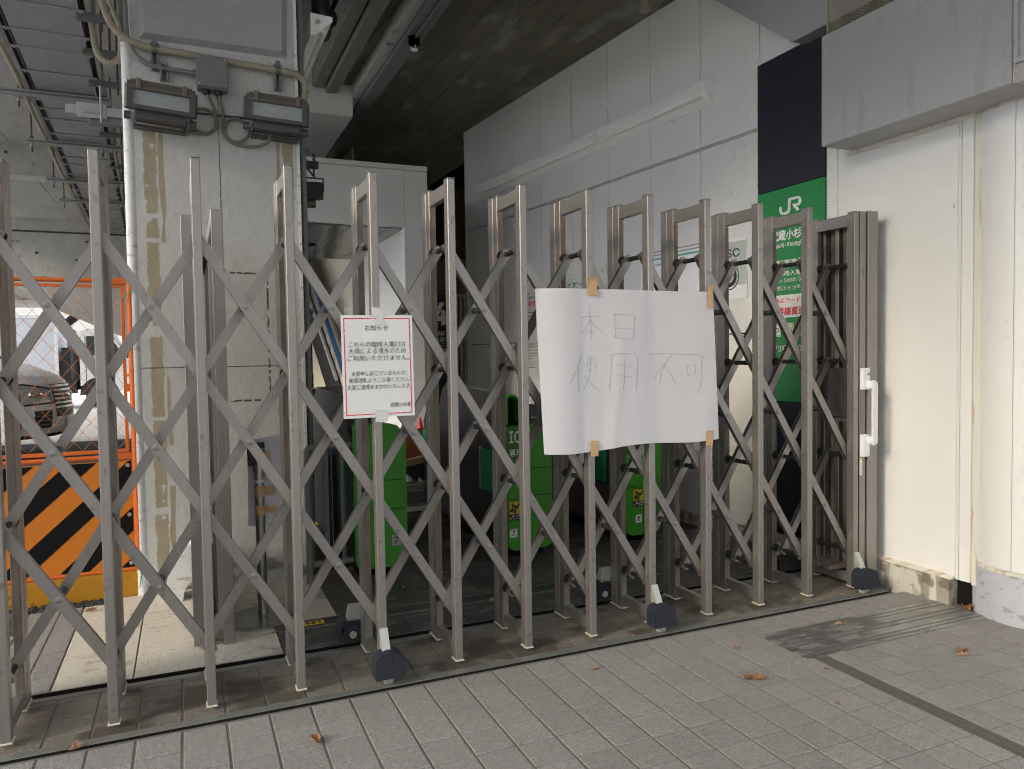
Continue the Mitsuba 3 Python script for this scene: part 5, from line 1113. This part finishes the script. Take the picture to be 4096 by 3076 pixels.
# ------------------------------------------------------------------ ticket gates
def ticket_gate(label, x0, x1, kind, num):
    k = thing('ticket_gate', label, 'ticket gate', 'automatic ticket gates')
    body = Polygon([(1.455, 0.065), (1.455, 0.80), (1.50, 0.868), (1.62, 0.892), (3.02, 0.895), (3.20, 0.86), (3.268, 0.77), (3.275, 0.12), (3.22, 0.065)])
    part(k, 'body', yz(body.buffer(-0.01).buffer(0.01, quad_segs=4), x0, x1), 'gatebody')
    part(k, 'foot', box(x0 + 0.03, x1 - 0.03, 1.50, 3.2, 0.0, 0.066, 0.004), 'blackmatt')
    for y0, y1, z0, z1 in ((1.90, 2.55, 0.395, 0.675), (2.56, 3.22, 0.395, 0.675), (1.90, 2.55, 0.69, 0.80), (2.56, 3.22, 0.69, 0.80), (1.47, 3.22, 0.09, 0.382), (1.87, 1.893, 0.395, 0.69)):
        for xs_ in ((x0 - 0.003, x0 + 0.002), (x1 - 0.002, x1 + 0.003)): part(k, 'side_panel', box(xs_[0], xs_[1], y0, y1, z0, z1, 0.001), 'gatebody2' if kind == 'R' else 'gatebody')
    for q in range(5):
        part(k, 'vent', box(x0 - 0.0045, x0 - 0.002, 2.02, 2.10, 0.58 + q * 0.014, 0.586 + q * 0.014), 'black')
    part(k, 'flap', box(x0 - 0.018, x0 + 0.004, 1.675, 1.862, 0.402, 0.688, 0.006), 'teal'); part(k, 'flap_edge', box(x0 - 0.021, x0 - 0.002, 1.862, 1.872, 0.40, 0.70, 0.002), 'galv')
    part(k, 'flap', box(x0 - 0.014, x0 + 0.004, 3.15, 3.268, 0.43, 0.70, 0.006), 'teal')
    part(k, 'top_deck', box(x0 + 0.012, x1 - 0.012, 1.62, 3.00, 0.893, 0.900, 0.003), 'gategreen')
    part(k, 'reader', box(x0 + 0.05, x0 + 0.17, 1.70, 1.95, 0.900, 0.912, 0.004), 'gatebody2')
    # front: two green panels, rounded foot and shoulder
    xm = x0 + (x1 - x0) * 0.49
    if kind == 'plain':
        P_ = [(x0, 0.062, x1, 0.93)]
    else:
        P_ = [(x0, 0.062, xm - 0.004, 0.872), (xm + 0.004, 0.062, x1, 0.872)]
    for n, (a, b, c, d) in enumerate(P_):
        left, right = n == 0, n == len(P_) - 1
        pts = [(a, b + 0.05), (a + 0.012, b + 0.012), (a + 0.05, b)] if left else [(a, b)]
        pts += [(c - 0.05, b), (c - 0.012, b + 0.016), (c, b + 0.06)] if right else [(c, b)]
        if right: pts += [(c, d - 0.10), (c - 0.02, d - 0.05), (c - 0.05, d - 0.012), (c - 0.09, d)]
        else: pts += [(c, d)]
        pts += [(a, d)]
        whole_ = Polygon(pts)
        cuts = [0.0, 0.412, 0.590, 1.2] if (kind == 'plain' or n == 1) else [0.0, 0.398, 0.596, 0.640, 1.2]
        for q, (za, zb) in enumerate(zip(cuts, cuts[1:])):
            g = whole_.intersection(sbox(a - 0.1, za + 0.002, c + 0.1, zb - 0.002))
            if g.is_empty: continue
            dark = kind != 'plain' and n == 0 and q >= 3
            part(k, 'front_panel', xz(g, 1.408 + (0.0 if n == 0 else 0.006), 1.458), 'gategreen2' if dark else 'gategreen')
    if kind != 'plain':
        part(k, 'edge_strip', box(xm - 0.004, xm + 0.006, 1.403, 1.43, 0.30, 0.86, 0.002), 'gateedge')
    fr = lambda poly, m, n='lettering', l=0.001: stick(k, n, poly, m, (0, 1.408, 0), (1, 0, 0), (0, 0, 1), l)
    if kind == 'plain':
        a = x1 - 0.098
        fr(Polygon([(a, 0.188), (a + 0.050, 0.188), (a + 0.068, 0.210), (a + 0.068, 0.253), (a, 0.256)]), 'zinc', 'number_label'); fr(fit(num, a + 0.014, 0.202, a + 0.040, 0.243, 1, True), 'ink', 'lettering', 0.002)
        part(k, 'hood', yz(Polygon([(1.50, 0.88), (1.52, 1.03), (1.60, 1.10), (2.6, 1.12), (2.75, 1.04), (2.77, 0.88)]), x0 - 0.02, x1 - 0.12), 'gatebody')
        part(k, 'shoulder', hull([(x0 + 0.02, 1.42, 0.925), (x1 - 0.06, 1.42, 0.87), (x0 + 0.02, 1.50, 0.955), (x1 - 0.05, 1.52, 0.90), (x1, 1.42, 0.80), (x1, 1.52, 0.80), (x0 + 0.02, 1.5, 0.8), (x0 + 0.02, 1.42, 0.8)]), 'gategreen')
    else:
        fr(fit('IC', x0 + 0.012, 0.762, x0 + 0.102, 0.842, 1, True), 'printwhite') if kind == 'M' else None
        fr(fit('専用', x0 + 0.012, 0.676, x0 + 0.102, 0.726, 1), 'printwhite') if kind == 'M' else None
        u = x0 + 0.002 if kind == 'M' else x0 + 0.052
        fr(sbox(u, 0.262, u + 0.088, 0.386), 'ink', 'caution_label'); fr(sbox(u + 0.003, 0.302, u + 0.085, 0.383), 'yellow', 'caution_print', 0.0018)
        fig = union_all([shapely.Point(u + 0.026, 0.366).buffer(0.008), LineString([(u + 0.030, 0.356), (u + 0.052, 0.350), (u + 0.058, 0.344)]).buffer(0.006), LineString([(u + 0.050, 0.350), (u + 0.066, 0.352), (u + 0.074, 0.366)]).buffer(0.0045), LineString([(u + 0.050, 0.348), (u + 0.046, 0.328), (u + 0.044, 0.308)]).buffer(0.0045), LineString([(u + 0.032, 0.354), (u + 0.022, 0.340), (u + 0.030, 0.330)]).buffer(0.0035), sbox(u + 0.008, 0.316, u + 0.030, 0.336), LineString([(u + 0.034, 0.312), (u + 0.036, 0.340)]).buffer(0.003)])
        fr(fig, 'ink', 'pictogram', 0.0026)
        fr(fit('扉にご注意', u + 0.022, 0.283, u + 0.084, 0.297, 1), 'printwhite', 'lettering', 0.002); fr(fit('CAUTION', u + 0.034, 0.268, u + 0.076, 0.277, 0, True), 'printwhite', 'lettering', 0.002)
        fr(Polygon([(u + 0.004, 0.268), (u + 0.019, 0.268), (u + 0.0115, 0.292)]), 'yellow', 'caution_mark', 0.002)
        u2 = x0 + (0.010 if kind == 'M' else 0.072)
        fr(Polygon([(u2, 0.150), (u2 + 0.050, 0.150), (u2 + 0.050, 0.206), (u2 + 0.006, 0.206), (u2 - 0.004, 0.19)]), 'printwhite', 'number_label'); fr(fit(num, u2 + 0.013, 0.162, u2 + 0.035, 0.196, 1, True), 'ink', 'lettering', 0.002)
        # arched hood with green rim over the dark mouth
        arch = Polygon([(x0 + 0.008, 0.88), (x0 + 0.008, 1.05), (x0 + 0.03, 1.078), (x0 + 0.075, 1.072), (x0 + 0.115, 1.035), (x0 + 0.142, 0.97), (x0 + 0.15, 0.88)])
        rim = arch.difference(arch.buffer(-0.013).union(sbox(x0 + 0.02, 0.80, x0 + 0.137, 0.90)))
        part(k, 'hood_rim', xz(rim, 1.44, 2.70), 'gategreen')
        part(k, 'hood', xz(arch.buffer(-0.0125), 1.62, 2.72), 'gatebody')
        part(k, 'hood_back', yz(Polygon([(1.63, 0.89), (1.63, 1.06), (1.72, 1.085), (2.62, 1.115), (2.74, 1.06), (2.79, 0.97), (2.79, 0.89)]), x0 - 0.002, x0 + 0.06), 'gatebody')
        part(k, 'hood_edge', yz(Polygon([(1.70, 1.085), (2.62, 1.116), (2.62, 1.125), (1.70, 1.094)]), x0 - 0.003, x0 + 0.061), 'ductgray')
        part(k, 'hood_light', box(x0 + 0.030, x0 + 0.040, 1.60, 1.62, 0.95, 1.03), 'galv')
        part(k, 'hood_sticker', box(x0 + 0.104, x0 + 0.118, 1.4385, 1.4395, 0.985, 1.02), 'yellow')
        part(k, 'second_hood', hull([(xm + 0.01, y, z) for y in (1.60, 2.2) for z in (0.87, 0.97)] + [(xm + 0.10, y, z) for y in (1.60, 2.2) for z in (0.87, 0.94)]), 'gatebody')
ticket_gate('green ticket gate numbered 7 seen below the printed notice', 0.900, 1.214, 'plain', '7')
ticket_gate('green ticket gate with IC lettering and yellow caution sticker, left of the handwritten sheet', 1.885, 2.204, 'M', '7')
ticket_gate('green ticket gate mostly hidden below the handwritten sheet', 2.775, 3.06, 'R', '8')
# clutter between the first two gates
k = single('brown_board', 'reddish brown board leaning behind the ticket gates', 'board', box(1.30, 1.98, 3.46, 3.49, 0.36, 0.686, 0.002), 'brown')
k = single('wood_plank', 'pale wooden plank lying on the clutter behind the ticket gates', 'plank', bar((1.55, 3.42, 0.352), (2.05, 3.42, 0.438), 0.062, 0.04, (0, 1, 0), 0.002), 'wood')
k = single('dark_crate', 'dark crate under the wooden plank', 'crate', box(1.60, 2.0, 3.44, 3.75, 0.215, 0.36, 0.004), 'charcoal')
k = thing('paper_stack', 'stack of grey cartons with crumpled white paper on top', 'papers')
for q in range(5): part(k, 'sheet_stack', box(1.70 + 0.003 * (q % 2), 1.93, 3.36, 3.60, 0.140 + q * 0.0145, 0.152 + q * 0.0145, 0.001), 'zinc')
part(k, 'carton', box(1.70, 1.935, 3.355, 3.62, 0.035, 0.138, 0.004), 'fitting')
for c, s_ in ((( 1.785, 3.42, 0.22), 0.062), ((1.84, 3.45, 0.215), 0.045), ((1.885, 3.42, 0.212), 0.04)):
    part(k, 'crumpled_paper', hull([np.array(c) + s_ * np.array(p) for p in ((-0.6, 0, 0), (0.6, 0.1, 0), (0, 0.6, 0), (-0.25, 0.1, 1.15), (0.45, 0.2, 0.6), (0, -0.3, 0.1))]), 'printwhite')
k = single('floor_mat', 'grey floor mat behind the ticket gates', 'mat', box(1.66, 2.2, 3.16, 3.36, 0.003, 0.014, 0.003), 'zinc')
k = single('red_cone_tip', 'small red tip sticking up behind the middle ticket gate', 'marker', lathe([(0, 0.0), (0.03, 0), (0.012, 0.09), (0, 0.1)], 16).apply_translation((1.92, 3.5, 0.687)), 'printred', smooth=40)

# ------------------------------------------------------------------ vehicles in the yard
vn = thing('white_van', 'white minivan parked behind the fence, its headlight and grille facing right', 'van')
def vplace(m): return move(m, -1.74, 8.75, 0, rz=-7)
VZ = np.array([0.28, 0.42, 0.60, 0.80, 0.95, 1.05, 1.14, 1.22, 1.30, 1.38]); VX = np.array([-0.06, 0.03, 0.05, 0.03, 0.00, -0.05, -0.14, -0.30, -0.52, -0.80])
def vs(y, z, o=0.0):
    q = min(1.0, abs(y) / 0.86); return (float(np.interp(z, VZ, VX)) - 0.34 * q ** 2.6 + o, y + 0.9 + (o * 0.9 if y > 0 else -o * 0.9) * q ** 4, z)
def vpatch(y0, y1, z0, z1, o, ny=26, nz=16, shape=None):
    v, f = [], []
    for a in range(ny):
        for b in range(nz):
            t, u = a / (ny - 1), b / (nz - 1); lo, hi = (z0, z1) if shape is None else shape(t); v.append(vs(y0 + (y1 - y0) * t, lo + (hi - lo) * u, o))
    for a in range(ny - 1):
        for b in range(nz - 1):
            k_ = a * nz + b; f += [(k_, k_ + nz, k_ + nz + 1), (k_, k_ + nz + 1, k_ + 1)]
    return vplace(trimesh.Trimesh(v, f, process=False))
part(vn, 'nose', vpatch(-0.86, 0.86, 0.28, 1.38, 0.0, 60, 60), 'vanwhite', smooth=True)
part(vn, 'body', vplace(hull([(x, y, z) for y in (0.02, 1.78) for x, z in ((-4.5, 0.30), (-0.42, 0.30), (-0.40, 0.95), (-0.80, 1.22), (-1.12, 1.36), (-4.5, 1.36))])), 'vanwhite')
part(vn, 'cabin', vplace(hull([(-4.4, y, 1.3) for y in (0.05, 1.75)] + [(-1.15, y, 1.34) for y in (0.06, 1.74)] + [(-4.4, y, 2.0) for y in (0.18, 1.62)] + [(-2.0, y, 2.0) for y in (0.18, 1.62)])), 'vanwhite')
part(vn, 'windscreen', vplace(hull([(-1.02, y, 1.36) for y in (0.14, 1.66)] + [(-1.88, y, 1.95) for y in (0.24, 1.56)] + [(-1.25, y, 1.36) for y in (0.14, 1.66)])), 'glassdark')
part(vn, 'cowl', vplace(hull([(x, y, z) for y in (0.12, 1.68) for x, z in ((-1.15, 1.365), (-0.82, 1.385), (-0.98, 1.43))])), 'black')
hl = lambda t: (0.755 + 0.02 * t, 1.03 - 0.09 * t)
part(vn, 'headlight_surround', vpatch(-0.865, -0.42, 0, 0, 0.006, shape=lambda t: (hl(t)[0] - 0.022, hl(t)[1] + 0.022)), 'black', smooth=True)
part(vn, 'headlight', vpatch(-0.86, -0.45, 0, 0, 0.014, shape=hl), 'lens', smooth=True)
for y in (-0.74, -0.60): part(vn, 'headlight_bulb', vplace(trimesh.creation.icosphere(2, 0.045).apply_translation(vs(y, 0.88, 0.0))), 'chrome', smooth=True)
part(vn, 'indicator', vplace(trimesh.creation.icosphere(2, 0.028).apply_translation(vs(-0.68, 0.88, 0.012))), 'amber', smooth=True)
part(vn, 'grille_mouth', vpatch(-0.42, 0.42, 0.56, 1.02, 0.005, 30, 12), 'black', smooth=True)
for q in range(6): part(vn, 'grille_bar', vpatch(-0.43, 0.43, 0.68 + q * 0.06, 0.705 + q * 0.06, 0.016, 30, 3), 'chrome', smooth=True)
part(vn, 'emblem', vplace(lathe([(0.045, -0.01), (0.062, -0.01), (0.062, 0.01), (0.045, 0.01), (0.045, -0.01)], 24).apply_transform(trimesh.transformations.rotation_matrix(math.pi / 2, (0, 1, 0))).apply_translation((0.07, 0.9, 0.85))), 'chrome', smooth=40)
part(vn, 'fog_recess', vpatch(-0.74, -0.50, 0.42, 0.66, 0.006), 'black', smooth=True)
for q in range(3): part(vn, 'fog_slat', vpatch(-0.73, -0.51, 0.46 + 0.06 * q, 0.475 + 0.06 * q, 0.012, 10, 3), 'galvdark', smooth=True)
part(vn, 'lower_lip', vpatch(-0.86, 0.86, 0.28, 0.33, 0.006), 'black', smooth=True)
part(vn, 'plate', vplace(box(0.066, 0.074, 0.735, 1.065, 0.395, 0.56, 0.002)), 'printwhite')
VY = np.array([-math.sin(math.radians(-7)), math.cos(math.radians(-7)), 0.0])
stick(vn, 'lettering', fit('11-59', 0.0, 0, 0.23, 0.085, 1, True), 'ink', vplace(trimesh.creation.box(extents=(1e-4,) * 3).apply_translation((0.074, 0.785, 0.41))).centroid, VY, (0, 0, 1))
for x in (-0.95, -3.75):
    part(vn, 'wheel', vplace(cyl((x, 0.0, 0.32), (x, 0.20, 0.32), 0.33, 30)), 'rubber', smooth=40); part(vn, 'wheel_rim', vplace(cyl((x, -0.012, 0.32), (x, 0.0, 0.32), 0.22, 24)), 'chrome', smooth=40)
tr = thing('white_truck', 'white light truck standing behind the van under the viaduct', 'truck')
TY = 21.6
part(tr, 'cab', cat(hull([(x, TY + y, z) for y in (0, 1.7) for x, z in ((-2.76, 0.62), (-2.76, 2.16), (-2.60, 2.24), (-1.85, 2.24), (-1.52, 1.45), (-1.36, 0.62))])), 'truckwhite')
part(tr, 'cab_lower', hull([(x, TY + y, z) for y in (0, 1.7) for x, z in ((-1.85, 0.45), (-1.34, 0.45), (-1.34, 0.66), (-1.85, 0.66))]), 'truckwhite')
part(tr, 'side_window', xz(Polygon([(-2.56, 1.50), (-2.56, 2.02), (-2.0, 2.02), (-1.68, 1.50)]).buffer(0.02), TY - 0.012, TY - 0.002), 'glassdark')
part(tr, 'window_pillar', xz(Polygon([(-1.98, 2.06), (-1.90, 2.06), (-1.56, 1.46), (-1.64, 1.46)]), TY - 0.022, TY - 0.013), 'truckwhite')
part(tr, 'door_line', cat(box(-2.62, -2.60, TY - 0.006, TY, 0.75, 2.05), box(-1.62, -1.60, TY - 0.006, TY, 0.75, 1.45)), 'charcoal')
part(tr, 'door_handle', box(-2.42, -2.22, TY - 0.03, TY - 0.001, 1.20, 1.28, 0.01), 'black')
part(tr, 'marker_lamp', box(-1.58, -1.44, TY - 0.03, TY - 0.001, 0.86, 0.93, 0.01), 'amber')
part(tr, 'mirror', cat(box(-1.56, -1.44, TY - 0.30, TY - 0.22, 1.40, 1.80, 0.02), box(-1.5, -1.47, TY - 0.25, TY, 1.78, 1.82)), 'black')
part(tr, 'wheel_arch', xz(shapely.Point(-2.28, 0.36).buffer(0.50).intersection(sbox(-3, 0.36, -1, 1)), TY - 0.01, TY + 0.4), 'black')
for x in (-2.28, -5.6):
    part(tr, 'wheel', cyl((x, TY - 0.03, 0.335), (x, TY + 0.2, 0.335), 0.355, 28), 'rubber', smooth=40); part(tr, 'wheel_rim', cyl((x, TY - 0.04, 0.335), (x, TY - 0.03, 0.335), 0.19, 24), 'zinc', smooth=40)
part(tr, 'chassis', cat(box(-7.5, -1.4, TY + 0.4, TY + 1.3, 0.50, 0.72), box(-3.22, -2.84, TY + 0.1, TY + 1.6, 0.70, 1.72), box(-3.1, -2.86, TY + 0.02, TY + 0.3, 0.42, 0.80)), 'black')
part(tr, 'rear_stack', cyl((-2.95, TY + 0.15, 0.7), (-2.95, TY + 0.15, 2.1), 0.07, 14), 'charcoal')
part(tr, 'box_body', box(-7.6, -3.30, TY, TY + 1.9, 0.80, 2.62, 0.02), 'boxwhite')
part(tr, 'box_frame', cat(box(-7.62, -3.285, TY - 0.02, TY + 0.03, 2.54, 2.64, 0.01), box(-3.36, -3.28, TY - 0.02, TY + 0.03, 0.78, 2.6, 0.01), box(-7.62, -3.285, TY - 0.02, TY + 0.03, 0.78, 0.86, 0.01)), 'truckwhite')
part(tr, 'box_marker', box(-3.62, -3.44, TY - 0.02, TY, 0.90, 0.98), 'yellow')
sbd = thing('light_block_building', 'pale unseen building behind the camera, added to block and reflect light', 'building')  # never in view, added to cut the sky light from behind the camera
part(sbd, 'wall', box(-20, 16, -18.5, -17.0, -0.02, 7), 'facade')
for i in range(11):
    for j in range(2):
        part(sbd, 'window', box(-12 + i * 2.5, -10.5 + i * 2.5, -17.0, -16.96, 1.0 + j * 3.3, 2.8 + j * 3.3), 'pane')
# building across the street, seen only through the gap
bd = thing('far_building', 'pale building seen through the gap beyond the truck', 'building')
part(bd, 'wall', box(-30, 14, 44, 46, -0.02, 9), 'facade')
for i in range(14):
    for j in range(2):
        part(bd, 'window', box(-28 + i * 3.0, -26.4 + i * 3.0, 43.95, 44.0, 1.2 + j * 3.4, 3.0 + j * 3.4), 'pane')

# ------------------------------------------------------------------ dry leaves
def leaf(x, y, z, L, W_, rz, curl, m, label, seed):
    r = np.random.default_rng(seed); n, q = 11, 7; v, f = [], []
    for i in range(n):
        t = i / (n - 1); w = W_ * math.sin(math.pi * min(1, t * 0.94 + 0.03)) ** 0.8 * (1 + 0.22 * math.sin(t * 19 + seed))
        for j in range(q):
            s = j / (q - 1) * 2 - 1
            v.append((L * (t - 0.5), s * w * math.cos(curl * s), abs(s) * w * math.sin(curl) * (0.7 + 0.6 * r.random()) + 0.25 * L * curl * (t - 0.5) ** 2 * (1 if seed % 2 else 2.2) + 0.003))
    for i in range(n - 1):
        for j in range(q - 1):
            a = i * q + j; f += [(a, a + q, a + q + 1), (a, a + q + 1, a + 1)]
    mm = trimesh.Trimesh(v, f, process=False); mm.vertices += r.normal(0, 0.0008, mm.vertices.shape)
    single('dry_leaf', label, 'leaf', move(mm, x, y, z, rz=rz), m, True, 'dry leaves on the floor')
LV = [(2.061, -0.648, .052, .022, 20, .9, 'leaf', 'left of two curled brown leaves lying together on the open paving'), (2.096, -0.672, .060, .024, -35, 1.0, 'leaf', 'right of two curled brown leaves lying together on the open paving'),
      (2.230, -0.367, .045, .017, 60, .9, 'leafpale', 'pale curled leaf just left of the worn metal plate'), (3.097, -0.822, .075, .024, 10, .6, 'leaf', 'flat orange leaf near the round column foot'), (3.05, -0.86, .040, .016, -30, .7, 'leafpale', 'pale leaf scrap beside the orange leaf near the column'),
      (2.217, -0.957, .024, .010, 40, .8, 'leafpale', 'tiny pale leaf between the drain strip and the brown leaf pair'), (2.863, -0.358, .040, .018, -20, .8, 'leafpale', 'curled leaf lying on the worn metal plate'), (1.552, -0.296, .050, .014, 15, .7, 'leafpale', 'pinkish leaf on the paving in front of the handwritten sheet'),
      (0.374, -0.407, .062, .028, 100, 1.0, 'leaf', 'curled brown leaf on the paving nearest to the camera'), (-0.383, -0.103, .050, .024, 20, .9, 'leafpale', 'crumpled leaf in the front rail groove at lower left'), (1.486, 0.700, .050, .022, 0, .9, 'leafpale', 'pink curled leaf on the dark floor channel'),
      (1.113, 1.150, .042, .018, 70, 1.1, 'leafpale', 'upright pale leaf on the dark floor below the notice'), (-0.500, 1.500, .055, .022, 30, .9, 'leafpale', 'pale leaf by the foot of the striped board'), (3.62, -0.47, .085, .030, 50, .8, 'leaf', 'dead leaf wedged between plinth and round column'),
      (0.36, 0.735, .035, .014, 20, .8, 'leafpale', 'small leaf by the stanchion base'), (2.42, -0.71, .028, .010, 5, .6, 'leaf', 'dark leaf scrap beside the drain strip'), (1.38, 0.98, .034, .012, 40, .7, 'leaf', 'thin brown leaf on the dark floor behind the gate'), (2.97, 0.30, .045, .016, 10, .5, 'leafpale', 'pale leaf under the last gate bay')]
for i, a in enumerate(LV): leaf(a[0], a[1], 0.0, a[2], a[3], a[4], a[5], a[6], a[7], i)
